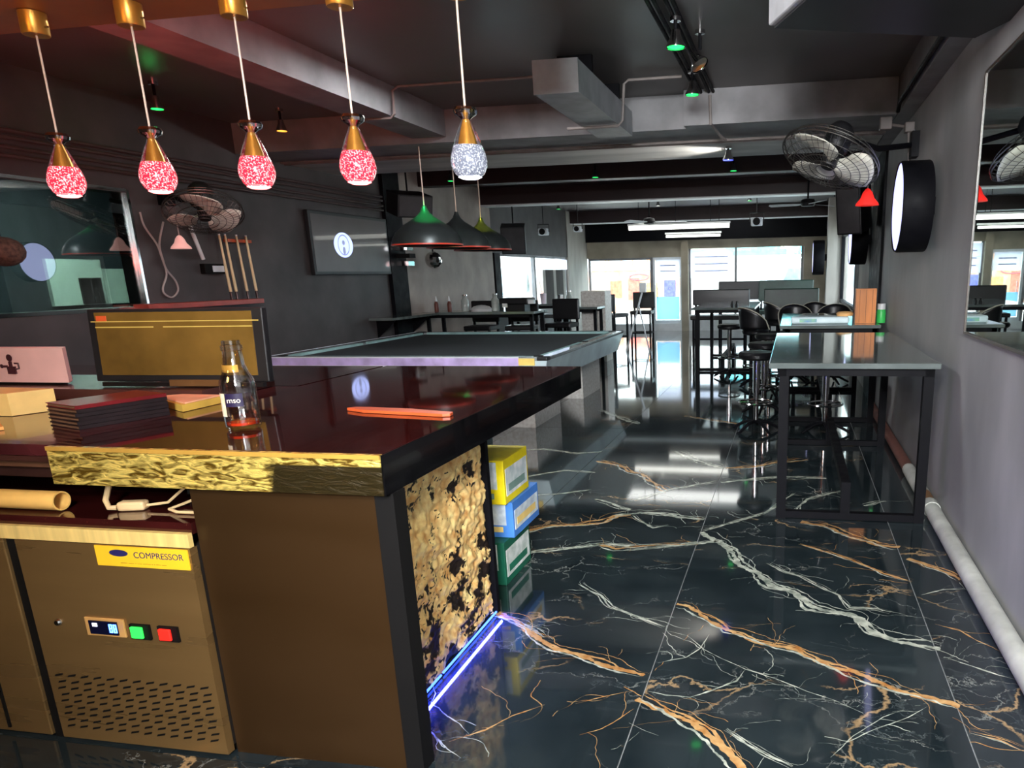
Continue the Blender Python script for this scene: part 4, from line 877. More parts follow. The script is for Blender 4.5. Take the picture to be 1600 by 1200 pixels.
# items on the second table
z2 = 1.041
t = thing('wood_box', 'upright orange wood-grain menu box on the second right-hand table', 'box', (.78, 8.3, z2))
MB().box(.66, .87, 8.2, 8.36, z2, z2 + .36).build('body', M_wood, t)
for x in (.7, .765, .83): MB().box(x, x + .003, 8.196, 8.2, z2 + .01, z2 + .35).build('board_joint', mat('dark_joint', (96, 52, 20), .6), t)
t = thing('green_jar', 'green jar with white lid beside the wooden box', 'jar', (.93, 8.3, z2))
MB().lathe([(0, 0), (.045, 0), (.048, .01), (.048, .12), (.04, .14), (0, .14)], (.935, 8.28, z2), 20).build('body', mat('green_jar_plastic', (60, 190, 90), .4), t)
MB().lathe([(0, .14), (.042, .14), (.042, .2), (0, .2)], (.935, 8.28, z2), 20).build('lid', M_white, t)
t = thing('tissue_pack', 'pale blue and white folded plastic pack on the second table', 'pack', (.3, 8.25, z2))
MB().box(-.01, .6, 8.15, 8.42, z2, z2 + .075, bev=.02).build('wrap', mat('pale_blue_wrap', (206, 226, 230), .3, var=.1, scale=5, bump=.3), t)
MB().box(.08, .26, 8.146, 8.15, z2 + .02, z2 + .055).build('printed_patch', mat('blue_patch', (90, 140, 200), .4, rgb2=(150, 214, 120), scale=10), t)
tag(MB().lathe([(.0, 0), (.085, 0), (.09, .03), (.07, .045), (0, .05)], (.56, 8.3, z2 + .075), 18).build('bread_roll', mat('orange_cloth', (220, 170, 110), .6)), 'small orange-white bundle on the pack beside the wooden box', 'bundle')

# ================================================================== SEATING
def stool_round(label, loc, rz=0, back=False, M=None):
    t = thing('swivel_stool', label, 'stool', (0, 0, 0), group='black swivel bar stools')
    MB().lathe([(0, 0), (.16, .0), (.185, .02), (.19, .05), (.17, .075), (.0, .085)], (0, 0, .74), 24).build('seat', M_black_vinyl, t, local=True)
    MB().tube([(0, 0, .1), (0, 0, .74)], .026, 12).tube([(0, 0, .4), (0, 0, .74)], .036, 12).build('gas_column', M_chrome if not back else M_black, t, local=True)
    mb = MB()
    for k in range(5):
        a = 2 * PI * k / 5 + .3; mb.tube([(0, 0, .11), (.12 * math.cos(a), .12 * math.sin(a), .09), (.25 * math.cos(a), .25 * math.sin(a), .02)], .02, 8, r2=.014)
    mb.build('star_base', M_black, t, local=True)
    MB().tube([(.17 * math.cos(k * PI / 12), .17 * math.sin(k * PI / 12), .3) for k in range(24)], .011, 6, closed=True).tube([(-.17, 0, .3), (.17, 0, .3)], .008, 6).build('foot_ring', M_chrome, t, local=True)
    if back:
        vs = []; fs = []; n = 14; m_ = 6
        for j in range(m_ + 1):
            for i in range(n + 1):
                a = PI * (-.1 + 1.2 * i / n); hh = .06 + .3 * (j / m_) * math.sin(PI * i / n) ** .6; r = .215 + .03 * j / m_
                vs.append((r * math.cos(a), r * math.sin(a), .76 + hh))
        fs = [(j * (n + 1) + i, j * (n + 1) + i + 1, (j + 1) * (n + 1) + i + 1, (j + 1) * (n + 1) + i) for j in range(m_) for i in range(n)]
        o = MB().add(vs, fs, True).build('backrest', M_black_vinyl, t, local=True)
        md = o.modifiers.new('solid', 'SOLIDIFY'); md.thickness = .035
        MB().tube([((.245) * math.cos(PI * (-.1 + 1.2 * i / 14)), .245 * math.sin(PI * (-.1 + 1.2 * i / 14)), .76 + .06 + .3 * math.sin(PI * i / 14) ** .6) for i in range(15)], .008, 6).build('back_piping', mat('pale_piping', (170, 166, 150), .5), t, local=True)
    t.matrix_world = Matrix.Translation(loc) @ Matrix.Rotation(rz, 4, 'Z'); WM[t] = t.matrix_world.copy()
    return t
s0 = stool_round('round black swivel stool at the aisle end between the two right-hand tables', (-.34, 7.5, 0))
dup(s0, (-.3, 8.5, 0), .5, 'round black swivel stool at the aisle side of the second right-hand table')
dup(s0, (-.28, 9.7, 0), 1.1, 'round black swivel stool farthest along the aisle side of the second table')
dup(s0, (.35, 7.45, 0), .8, 'round black swivel stool tucked in front of the second right-hand table')
sb = stool_round('black tub-backed swivel chair left of three behind the second table', (.05, 10.95, 0), PI * .05, back=True)
dup(sb, (.36, 11.65, 0), .1, 'black tub-backed swivel chair standing farthest back of three behind the second table')
dup(sb, (.58, 10.9, 0), -.2, 'black tub-backed swivel chair closest to the right wall behind the second table')
dup(sb, (-.5, 10.5, 0), 2.2, 'black tub-backed swivel chair beside the aisle behind the second table')
dup(sb, (-.22, 12.3, 0), 2.0, 'black tub-backed swivel chair right of the aisle high table')
dup(s0, (-.95, 11.55, 0), 2.0, 'round black swivel stool in front of the aisle high table')

def bench(label, loc, L, H, m, rz=0):
    t = thing('bar_bench', label, 'bench', (0, 0, 0), group='upholstered high-backed bar benches')
    MB().box(0, L, 0, .5, .68, .76, bev=.02).build('seat', m, t, local=True)
    MB().box(0, L, .42, .5, .95, H, bev=.02).build('backrest', m, t, local=True)
    for x in (.04, L - .09):
        MB().box(x, x + .045, .03, .075, 0, .68).build('leg', M_black, t, local=True)
        MB().box(x, x + .045, .43, .475, 0, .96).build('leg', M_black, t, local=True)
    MB().box(.08, L - .09, .04, .07, .28, .32).build('foot_rail', M_black, t, local=True)
    t.matrix_world = Matrix.Translation(loc) @ Matrix.Rotation(rz, 4, 'Z'); WM[t] = t.matrix_world.copy()
    return t
bench('dark green bar bench behind the tub chairs on the right', (-.5, 12.95, 0), .95, 1.3, M_green_vinyl)
bench('dark green bar bench farther back on the right', (-.75, 16.5, 0), 1.2, 1.4, M_green_vinyl)
bench('black bar bench behind the aisle high table', (-2.0, 14.75, 0), 1.15, 1.26, M_black_vinyl)
bench('black bar bench farther back, just right of the street door column', (-1.75, 17.6, 0), 1.3, 1.38, M_black_vinyl)

def bar_chair(label, loc, rz=0, first=None):
    if first: return dup(first, loc, rz, label)
    t = thing('bar_chair', label, 'chair', (0, 0, 0), group='square black bar chairs')
    MB().box(-.24, .24, -.22, .22, .72, .8, bev=.02).build('seat', M_black_vinyl, t, local=True)
    MB().box(-.25, .25, .18, .25, .84, 1.2, bev=.02).build('backrest', M_black_vinyl, t, local=True)
    for x in (-.21, .21):
        for y in (-.19, .19):
            MB().box(x - .018, x + .018, y - .018, y + .018, 0, .86 if y > 0 else .72).build('leg', M_black, t, local=True)
    MB().box(-.2, .2, -.2, -.18, .3, .33).box(-.2, .2, .18, .2, .3, .33).box(-.22, -.2, -.19, .19, .3, .33).box(.2, .22, -.19, .19, .3, .33).build('foot_rail', M_black, t, local=True)
    t.matrix_world = Matrix.Translation(loc) @ Matrix.Rotation(rz, 4, 'Z'); WM[t] = t.matrix_world.copy()
    return t
c0 = bar_chair('square black bar chair in front of the orange-lettered shop view', (-3.3, 16.4, 0), 0)
bar_chair('black bar chair nearest the speckled white counter block', (-3.72, 15.4, 0), 2.6, c0)
bar_chair('black bar chair at the left end of the long side table', (-5.2, 11.95, 0), 0, c0)
bar_chair('black bar chair behind the middle of the long side table', (-4.5, 12.0, 0), .1, c0)
bar_chair('black bar chair behind the second left table', (-3.95, 12.5, 0), -.1, c0)
bar_chair('black bar chair by the low windows on the left', (-5.1, 15.4, 0), -1.4, c0)

def plain_table(label, x0, x1, y0, y1, H, m=None):
    t = thing('black_table', label, 'table', ((x0 + x1) / 2, (y0 + y1) / 2, 0))
    MB().box(x0, x1, y0, y1, H - .04, H, bev=.004).build('tabletop', m or M_tabletop, t)
    for ya in (y0 + .04, y1 - .07): MB().box(x0 + .05, x1 - .05, ya, ya + .03, H - .09, H - .041).build('apron', M_black, t)
    for x in (x0 + .04, x1 - .09):
        for y in (y0 + .04, y1 - .09): MB().box(x, x + .05, y, y + .05, 0, H - .041).build('leg', M_black, t)
    MB().box(x0 + .09, x1 - .09, (y0 + y1) / 2 - .02, (y0 + y1) / 2 + .02, .25, .29).build('stretcher', M_black, t)
    return t
plain_table('long dark high table at the left behind the pool table', -5.75, -3.9, 10.95, 11.6, 1.07)
t = thing('wall_shelf', 'narrow dark shelf on the left wall running back to the long side table', 'shelf', (XL, 10.2, 1.03))
MB().box(XL + .001, XL + .36, 9.5, 10.9, 1.035, 1.07).build('board', M_tabletop, t)
for y_ in (9.7, 10.7): MB().prism([(0, 0), (.3, 0), (0, -.25)], -.015, .015, Matrix.Translation((XL + .001, y_, 1.034)) @ Matrix.Rotation(PI / 2, 4, 'X')).build('bracket', M_black, t)
plain_table('second dark high table left of the speckled block', -4.25, -3.42, 12.95, 13.5, 1.04)
plain_table('high table by the left side windows', -5.7, -4.5, 14.3, 14.9, 1.05)
tag(MB().box(-3.88, -3.42, 13.52, 14.0, 0, 1.3).build('speckled_block', M_terr), 'speckled white stone counter block standing beyond the pool table', 'counter block')
# cans and glasses on the long side table
zt = 1.071
for k, (x, y, lab) in enumerate(((-5.62, 11.2, 'brown sauce bottle with white tip leftmost on the long side table'), (-5.42, 11.25, 'brown sauce bottle with white tip second from left on the long side table'))):
    t = thing('sauce_bottle', lab, 'bottle', (x, y, zt), group='sauce bottles on the long side table')
    MB().lathe([(0, 0), (.035, 0), (.037, .01), (.037, .12), (.02, .16), (0, .16)], (x, y, zt), 16).build('body', mat('brown_sauce', (96, 50, 38), .3), t)
    MB().lathe([(.02, .16), (.008, .24), (0, .24)], (x, y, zt), 12).build('cap', M_white, t)
for k, (x, y, h, lab) in enumerate(((-5.15, 11.25, .24, 'clear glass jar right of the two sauce bottles'), (-4.62, 11.2, .25, 'tall clear glass jar alone in the middle of the long side table'), (-3.98, 13.1, .27, 'clear glass jug on the second left table'))):
    z = zt if k < 2 else 1.041
    t = thing('glass_jar', lab, 'jar', (x, y, z))
    MB().lathe([(0, .003), (.055, .003), (.06, .02), (.06, h * .7), (.035, h * .85), (.04, h), (.035, h), (.03, h * .86), (.054, h * .7), (.054, .02), (0, .015)], (x, y, z), 20).build('body', mat('milky_glass', (170, 178, 172), .15, var=.2), t)
    MB().lathe([(0, h), (.042, h), (.042, h + .02), (0, h + .02)], (x, y, z), 16).build('lid', M_chrome, t)
tag(MB().lathe([(0, 0), (.16, 0), (.17, .03), (.13, .07), (.06, .09), (0, .095)], (-4.88, 11.25, zt), 24).build('white_bowl', M_white), 'upturned white bowl between the jars on the long side table', 'bowl')
t = thing('condiment_tray', 'dark tilted tray of packets at the right half of the long side table', 'tray', (-4.25, 11.2, zt))
MB().box(-4.42, -4.1, 11.1, 11.35, zt, zt + .1).box(-4.5, -4.02, 11.05, 11.4, zt + .1, zt + .2, bev=.02).build('tray', M_black_vinyl, t)
MB().box(-4.44, -4.36, 11.04, 11.06, zt + .06, zt + .12).box(-4.06, -3.93, 11.06, 11.14, zt + .11, zt + .17).build('packet', M_white, t)
for x, y, lab in ((-4.95, 14.5, 'pinkish plastic cup on the window-side high table'),):
    t = thing('plastic_cup', lab, 'cup', (x, y, 1.051)); MB().lathe([(0, 0), (.05, 0), (.07, .2), (.066, .2), (.047, .01), (0, .01)], (x, y, 1.051), 16).build('body', mat('pinkish_cup', (206, 190, 200), .4), t)
for k, (x, y) in enumerate(((-1.02, 12.9), (-.94, 12.9))):
    tag(MB().lathe([(0, 0), (.03, 0), (.022, .03), (.012, .05), (.02, .07), (0, .075)], (x, y, 1.041), 14).build('pepper_pot', M_blackmat), ('small dark pepper pot left of a pair on the aisle high table', 'small dark pepper pot right of a pair on the aisle high table')[k], 'pepper pot', 'pepper pots on the aisle table')

# ================================================================== WALL ITEMS
# PVC pipe
pp = thing('waste_pipe', 'pale plastic pipe along the foot of the right wall', 'pipe', (.95, 3.5, 0))
MB().tube([(.945, -1.5, .052), (.945, 4.98, .052)], .05, 16).build('pipe_length', M_pvc, pp)
MB().tube([(.945, 4.86, .052), (.945, 4.96, .052)], .056, 16).build('socket', M_pvc, pp)
MB().tube([(.945, 4.98, .052), (.945, 5.18, .052)], .05, 14).build('brown_joint', M_brown_joint, pp)
MB().tube([(.945, 5.18, .052), (.945, 5.9, .052)], .05, 14).build('pipe_length', M_pvc, pp)
MB().tube([(.945, 5.9, .052), (.945, 8.9, .052)], .045, 12).build('pipe_length', mat('dusty_red_pipe', (110, 70, 60), .6), pp)
# right wall mirror
mi = thing('wall_mirror', 'large rectangular wall mirror on the right wall', 'mirror', (XR, 3.0, 1.24))
MB().box(XR - .012, XR - .001, .6, 4.56, 1.24, 2.6).build('mirror_glass', mat('mirror_silver', (200, 212, 206), .01, metal=1, var=.01), mi)
MB().box(XR - .018, XR - .001, .6, 4.575, 1.225, 1.24).box(XR - .018, XR - .001, 4.56, 4.575, 1.24, 2.6).box(XR - .018, XR - .001, .6, 4.575, 2.6, 2.612).build('edge_trim', mat('dark_bronze_trim', (70, 60, 52), .4), mi)
# round double signs
def round_sign(lab, y, z, x0=.70, r=.32, first=None, x=XR):
    if first: return dup(first, (x, y, z), 0, lab)
    t = thing('round_sign', lab, 'sign', (x, y, z), group='round lit drum signs on the right wall')
    M = Matrix.Rotation(-PI / 2, 4, 'Y')
    MB().lathe([(0, 0.002), (r - .005, .002), (r, .01), (r, .2), (r - .008, .215), (r - .014, .207)], (x, y, z), 48, M).build('drum', M_black, t)
    MB().lathe([(0, .214), (r - .05, .213), (r - .015, .206)], (x, y, z), 48, M).build('lit_face', M_glow_face, t)
    MB().box(x, x + .045, y - .06, y + .06, z - .06, z + .06).build('wall_mount', M_black, t)
    return t
rs = round_sign('nearest round lit drum sign on the right wall', 5.95, 2.035, x=XR - .045)
round_sign('', 10.62, 1.98, first=rs, x=XR - .045)['label'] = 'middle round lit drum sign, beyond the black column'
round_sign('', 14.9, 1.83, first=rs, x=.574)['label'] = 'farthest round lit drum sign near the street front'
# TV on the left wall
M_tvs = mat('dim_tv_screen', (66, 56, 56), .3, var=.15, scale=3, coat=.5)
t = thing('wall_television', 'black wall television showing a round white emblem', 'television', (XL, 9.2, 1.66))
MB().box(XL + .03, XL + .08, 8.32, 10.1, 1.66, 2.42, bev=.006).build('casing', M_blackmat, t)
s_ = MB().box(XL + .08, XL + .083, 8.36, 10.06, 1.7, 2.38).build('screen', M_tvs, t)
MB().lathe([(0, 0), (.155, 0)], (XL + .085, 8.98, 2.03), 36, Matrix.Rotation(PI / 2, 4, 'Y') @ Matrix.Diagonal((1, 1.35, 1, 1))).build('emblem_disc', emis('screen_white', (176, 190, 250), 1.0), s_)
MB().lathe([(.115, 0), (.13, 0)], (XL + .0865, 8.98, 2.03), 36, Matrix.Rotation(PI / 2, 4, 'Y')).lathe([(0, 0), (.03, 0)], (XL + .0865, 8.98, 2.06), 20, Matrix.Rotation(PI / 2, 4, 'Y')).lathe([(0, 0), (.05, 0)], (XL + .0865, 8.98, 1.96), 20, Matrix.Rotation(PI / 2, 4, 'Y') @ Matrix.Diagonal((1, .6, 1, 1))).build('emblem_marks', emis('screen_grey', (120, 128, 160), .8), s_)
MB().box(XL + .001, XL + .03, 8.9, 9.5, 1.9, 2.2).build('wall_bracket', M_black, t)
# cue rack
cr = thing('cue_rack', 'red wall rack shelf holding four cues', 'rack', (XL, 6.4, 1.38))
MB().box(XL + .001, XL + .16, 5.75, 7.25, 1.37, 1.42, bev=.004).build('shelf', M_redledge, cr)
MB().box(XL + .001, XL + .05, 6.98, 7.33, 2.0, 2.03).build('upper_clip', M_wood_board, cr)
for k, y in enumerate((6.86, 6.94, 7.1, 7.24)):
    t = thing('pool_cue', ['leftmost maple pool cue in the rack', 'maple pool cue second from left in the rack', 'maple pool cue third from left in the rack', 'rightmost maple pool cue in the rack'][k], 'cue', (XL + .08, y, 1.42), group='pool cues in the wall rack')
    MB().tube([(XL + .09, y, 1.5), (XL + .06, y, 2.06)], .0155, 10, r2=.011).build('shaft', M_cue, t)
    MB().tube([(XL + .095, y, 1.421), (XL + .09, y, 1.5)], .016, 10).build('butt', M_cue_butt, t)
    MB().tube([(XL + .06, y, 2.06), (XL + .0595, y, 2.075)], .011, 8).build('tip', M_white, t)
# white rod and switch box under the left fan
tag(MB().tube([(XL + .05, 6.5, 2.15), (XL + .04, 6.62, 1.82)], .018, 8).build('white_conduit', M_white), 'short white pipe on the left wall below the fan', 'pipe')
t = thing('switch_box', 'small grey switch box at the foot of the white pipe', 'switch', (XL, 6.75, 1.68))
MB().box(XL + .001, XL + .06, 6.6, 6.86, 1.68, 1.78, bev=.006).build('box', M_gasket, t); MB().box(XL + .06, XL + .066, 6.7, 6.85, 1.7, 1.76).build('plate', M_white_dirty, t)
# fan cord loop
M_cord = mat('pale_grey_cord', (160, 150, 146), .5)
pts = [(XL + .03, 5.98 + .0, 2.22), (XL + .03, 6.0, 2.1), (XL + .03, 6.1, 1.95), (XL + .03, 6.13, 1.83), (XL + .03, 6.16, 1.72), (XL + .03, 6.24, 1.62), (XL + .03, 6.25, 1.53), (XL + .03, 6.17, 1.47), (XL + .03, 6.09, 1.5), (XL + .03, 6.08, 1.56), (XL + .03, 6.15, 1.68), (XL + .03, 6.14, 1.8), (XL + .03, 6.13, 1.95), (XL + .03, 6.22, 2.15)]
def smooth(P, k=4):
    P = [Vector(p) for p in P]; out = []
    for i in range(len(P) - 1):
        p0, p1, p2, p3 = P[max(i - 1, 0)], P[i], P[i + 1], P[min(i + 2, len(P) - 1)]
        for j in range(k):
            t = j / k; out.append(.5 * ((2 * p1) + (p2 - p0) * t + (2 * p0 - 5 * p1 + 4 * p2 - p3) * t * t + (3 * p1 - p0 - 3 * p2 + p3) * t ** 3))
    return out + [P[-1]]
tag(MB().tube(smooth(pts), .009, 6).build('cord_loop', M_cord), 'looped pale grey cord hanging on the left wall under the fan', 'cord')
# bells
def bell(lab, x, y, z, col, e, s=1.0):
    t = thing('bell_lamp', lab, 'lamp', (x, y, z))
    MB().lathe([(0, 0), (.02 * s, 0), (.085 * s, -.0), (.08 * s, .015 * s), (.05 * s, .05 * s), (.035 * s, .09 * s), (.015 * s, .115 * s), (0, .12 * s)], (x, y, z), 24).build('shade', mat('bell_' + lab[:6], col, .4, emit=col, estr=e), t)
    MB().tube([(x, y, z + .12 * s), (x, y, z + .3 * s)], .005, 6).build('cord', M_cord, t)
bell('pinkish white small bell lamp hanging below the left wall fan', -5.5, 6.08, 1.9, (226, 170, 160), .35)
bell('bright red small bell lamp hanging below the right wall fan', .575, 6.5, 2.1, (226, 40, 34), .5, 1.1)

def fan(lab, c, nrm, R, phase, wall_pt, spin=0.0):
    n = Vector(nrm).normalized(); q = n.to_track_quat('Z', 'Y').to_matrix().to_4x4()
    t = thing('wall_fan', lab, 'fan', c, M=q, group='industrial wall fans')
    W = WM[t]
    def L(mb): mb.v = [tuple(W @ Vector(p)) for p in mb.v]; return mb
    g = MB()
    for r, z in ((R, 0), (R * .99, -.03), (R * .86, .045), (R * .7, .065), (R * .52, .078), (R * .34, .085), (R * .2, .088), (R * .9, -.07), (R * .6, -.1)):
        g.tube([(r * math.cos(k * PI / 18), r * math.sin(k * PI / 18), z) for k in range(36)], .0055 if r > R * .98 else .0028, 5, closed=True)
    for k in range(44):
        a = 2 * PI * k / 44; ca, sa = math.cos(a), math.sin(a)
        g.tube([(R * ca, R * sa, 0), (R * .86 * ca, R * .86 * sa, .045), (R * .52 * ca, R * .52 * sa, .078), (R * .2 * ca, R * .2 * sa, .088)], .0018, 4)
        if k % 2 == 0: g.tube([(R * ca, R * sa, 0), (R * .9 * ca, R * .9 * sa, -.07), (R * .3 * ca, R * .3 * sa, -.11)], .0018, 4)
    L(g).build('guard', M_wire, t)
    for b in range(3):
        vs, fs = [], []; nn = 10; a0 = phase + b * 2 * PI / 3
        for i in range(nn + 1):
            s = i / nn; r = R * (.14 + .78 * s); w = 1.65 * (.25 + .75 * math.sin(PI * min(1, .12 + s * .72))) * .95
            for j in range(5):
                a = a0 + (j / 4 - .5) * w + s * .35; vs.append((r * math.cos(a), r * math.sin(a), .01 - .035 * (j / 4 - .5) * 2 + .0))
        fs = [(i * 5 + j, i * 5 + j + 1, (i + 1) * 5 + j + 1, (i + 1) * 5 + j) for i in range(nn) for j in range(4)]
        o = L(MB().add(vs, fs, True)).build('blade', M_blade, t); md = o.modifiers.new('solid', 'SOLIDIFY'); md.thickness = .004
    L(MB().lathe([(0, .06), (.05, .055), (R * .17, .03), (R * .17, -.03), (0, -.035)], (0, 0, 0), 24)).build('hub', M_blackmat, t)
    L(MB().lathe([(.0, -.08), (.085, -.08), (.1, -.1), (.1, -.24), (.07, -.28), (0, -.29)], (0, 0, 0), 22)).build('motor', M_blackmat, t)
    back = Vector(c) - n * .2; wp = Vector(wall_pt)
    MB().tube([back, (back + wp) / 2 + Vector((0, 0, -.06)), wp], .022, 8).box(wp.x - .03, wp.x + .03, wp.y - .07, wp.y + .07, wp.z - .1, wp.z + .1).build('wall_arm', M_black, t)
    return t
fan('large wall fan with pale blades leaning out from the right wall', (.245, 6.0, 2.39), (-.34, -.34, -.88), .37, 1.1, (XR - .031, 6.9, 2.6))
fan('large wall fan with pale blades on the left wall near the cues', (-5.22, 6.1, 2.2), (.31, -.36, -.9), .32, 1.3, (XL + .031, 6.3, 2.4))

# air conditioner
ac = thing('ceiling_air_conditioner', 'white air conditioner with black underside hanging at the top right', 'air conditioner', (.45, 3.6, 2.75))
A = Matrix.Translation((-.154, 4.054, 2.75)) @ Matrix.Rotation(.39, 4, 'Z')
MB().box(0, 1.15, -1.25, 0, .012, .42, A, bev=.01).build('casing', M_white_dirty, ac)
MB().box(.03, 1.13, -1.1, -.012, 0, .012, A).build('underside_grille', mat('black_grille', (26, 26, 30), .5, var=.2, scale=4), ac)
MB().box(.03, 1.13, -1.24, -1.11, -.002, .012, A).build('louvre', M_white_dirty, ac)
for x_, y_ in ((.1, -.9), (.9, -.4)): MB().box(x_, x_ + .06, y_, y_ + .1, .42, .448, A).build('hanger', M_black, ac)
# ducts and conduits
dc = thing('air_duct', 'short grey box duct running under the ceiling beside the middle conduit', 'duct', (-1.66, 6.3, 2.84))
MB().box(-1.83, -1.5, 5.42, 7.19, 2.835, 3.045).build('duct_body', M_duct, dc)
MB().box(-1.83, -1.5, 5.4, 5.42, 2.83, 3.05).build('duct_cap', M_duct, dc)
for y_ in (5.9, 6.8): MB().box(-1.8, -1.53, y_, y_ + .04, 3.045, 3.199).build('hanger', M_black, dc)
def conduit(lab, P, r=.012, m=None, name='conduit'):
    mb = MB()
    for p in P: mb.tube(p, r, 8)
    return tag(mb.build(name, m or M_pipe_grey), lab, 'conduit')
conduit('grey conduit bending under the short box duct to the track lamps', [[(-.95, 6.6, 3.17), (-1.4, 6.6, 3.17), (-1.44, 6.6, 3.14), (-1.46, 6.6, 2.86), (-1.5, 6.6, 2.82), (-1.95, 6.6, 2.82)]])
conduit('grey conduit bending under the left ceiling beam', [[(-1.9, 6.3, 3.17), (-3.33, 6.3, 3.17), (-3.38, 6.3, 3.14), (-3.385, 6.3, 2.96), (-3.42, 6.3, 2.93), (-3.8, 6.3, 2.93)]])
conduit('bundle of dark conduits along the ceiling carrying the track lamps', [[(x, .5, 3.17), (x, 7.19, 3.17)] for x in (-.9, -.86, -.79, -.75)], .014, M_black)
conduit('pair of grey conduits under the front beam', [[(-5.7, 7.99, 2.875), (.84, 7.99, 2.875)], [(-5.7, 7.93, 2.88), (.84, 7.93, 2.88)]], .014)
conduit('bundle of thin dark pipes high along the left wall', [[(XL + .05, 3.2, z), (XL + .05, 10.1, z)] for z in (2.72, 2.67, 2.6, 2.54)], .016, mat('dusky_pipe', (70, 56, 54), .5))
conduit('conduit down the beam behind the blue track lamp', [[(-.78, 7.18, 3.14), (-.77, 7.17, 2.9), (-.73, 7.6, 2.87), (-.68, 7.7, 2.84)]], .014)
conduit('dark conduit running along the right wall under the ceiling', [[(.83, 4.9, 2.93), (.83, 6.9, 2.93), (.83, 6.98, 2.88)]], .018, M_black)
t = thing('junction_box', 'grey junction box with cable ends at the right end of the front beam', 'junction box', (.78, 7.1, 2.78))
MB().box(.7, .8, 7.06, 7.16, 2.76, 2.86, bev=.008).build('box', M_pipe_grey, t); MB().box(.9, .98, 7.0, 7.1, 2.72, 2.8, bev=.008).build('box', M_pipe_grey, t)
MB().tube([(.8, 7.11, 2.8), (.9, 7.05, 2.77)], .012, 6).tube([(.94, 7.05, 2.72), (.97, 7.05, 2.3)], .014, 6).build('pipe_stub', M_pipe_grey, t)

# track and ceiling spots
def spot(lab, x, y, z, glow, s=1.2, base=3.2, R=.05, grp='small coloured ceiling spots', tilt=None):
    t = thing('ceiling_spot', lab, 'spotlight', (x, y, z), group=grp)
    M = Matrix.Rotation(tilt[0], 4, 'X') @ Matrix.Rotation(tilt[1], 4, 'Y') if tilt else None
    MB().lathe([(R, 0), (R * 1.02, .01), (R * .6, .06), (R * .45, .1), (0, .11)], (x, y, z), 18, M).build('reflector', M_chrome, t)
    m = emis('spot_' + lab.split()[0], glow, s) if glow else M_chrome
    MB().lathe([(0, .004), (R * .92, .006)], (x, y, z), 18, M).build('lens', m, t)
    MB().tube([(x, y, z + .1), (x, y, base - .001)], .012, 8).build('stem', M_black, t)
    MB().lathe([(0, 0), (.035, 0), (.035, .025), (0, .025)], (x, y, base - .026), 14).build('ceiling_rose', M_chrome, t)
    return t
G = (30, 220, 90)
spot('green track spot nearest the camera on the conduit bundle', -.77, 5.1, 2.98, G, 2.2, 3.155, .06)
spot('green track spot at the far end of the conduit bundle', -.83, 6.35, 2.97, G, 2.0, 3.155, .055)
spot('chrome track spot without light between the two green ones', -.67, 5.55, 2.98, None, 0, 3.2, .065, tilt=(-.3, -.6))
spot('green spot on the brown ceiling above the leftmost pendants', -5.2, 5.75, 2.99, G, 2)
spot('green spot above the pool lamps', -5.1, 11.0, 3.0, G, 2)
spot('green spot under the middle of the dark bay beyond the pale soffit', -2.9, 11.15, 2.98, G, 2)
spot('green spot right of centre in the dark bay beyond the pale soffit', -.87, 11.1, 2.98, G, 2)
spot('green spot far left under the last bays', -5.1, 16.3, 3.0, G, 2)
spot('green spot far right under the last bays', -.92, 16.0, 3.0, G, 2)
spot('white spot in the middle of the far bay', -2.9, 16.4, 3.0, (250, 250, 240), 2)
spot('red spot near the left wall above the green crowned lamp', -5.0, 9.85, 3.0, (230, 40, 40), 1.2)
spot('amber spot on the left ceiling next to the fourth pendant', -4.9, 6.9, 3.0, (255, 170, 60), 2)
spot('blue spot at the right end of the pale soffit', -.72, 8.45, 2.76, (70, 80, 255), 2.5, 2.9, .06)
add_light('green_spot_beam', 'POINT', (-.77, 5.1, 2.94), .3, (.05, 1, .2), .03)
add_light('green_spot_beam', 'POINT', (-5.2, 5.75, 2.95), .25, (.05, 1, .2), .03)

# speakers and hanging gear
def speaker(lab, x, y, z, w, d, h, rz, base=3.2):
    t = thing('hanging_speaker', lab, 'speaker', (x, y, z))
    R = Matrix.Translation((x, y, z)) @ Matrix.Rotation(rz, 4, 'Z') @ Matrix.Rotation(.25, 4, 'X')
    MB().box(-w / 2, w / 2, -d / 2, d / 2, 0, h, R, bev=.01).build('cabinet', M_black_vinyl, t)
    MB().box(-w / 2 + .02, w / 2 - .02, -d / 2 - .006, -d / 2 + .001, .02, h - .02, R).build('grille', mat('speaker_grille', (60, 58, 60), .6), t)
    MB().tube([(x, y, z + h * .6), (x, y, base - .001)], .012, 6).build('hanger', M_black, t)
speaker('dark loudspeaker hanging by the left wall above the television end', -5.3, 10.0, 2.45, .5, .4, .3, .9)
speaker('black loudspeaker hanging beside the left side windows', -5.3, 14.0, 2.05, .45, .4, .5, .3)
speaker('black loudspeaker hanging above the middle drum sign', .72, 9.6, 2.05, .3, .4, .55, -.4)
t = thing('chrome_party_light', 'chrome party light cluster on the dark column at the left', 'party light', (-5.65, 10.4, 1.78))
for k in range(4):
    z = 1.78 + k * .11
    MB().box(-5.735, -5.55 + .03 * (k % 2), 10.3, 10.48, z, z + .06).build('chrome_block', M_chrome if k % 2 == 0 else M_gasket, t)
t = thing('mirror_ball', 'small chrome mirror ball on an arm just right of the dark column', 'mirror ball', (-5.6, 11.1, 1.8))
bm = bmesh.new(); bmesh.ops.create_uvsphere(bm, u_segments=16, v_segments=10, radius=.13)
MB().add([v.co + Vector((-5.55, 11.1, 1.87)) for v in bm.verts], [[v.index for v in f.verts] for f in bm.faces]).build('faceted_ball', M_chrome, t); bm.free()
MB().tube([(-5.55, 11.1, 2.0), (-5.55, 11.1, 2.12), (-5.78, 11.1, 2.15)], .012, 6).build('arm', M_black, t)
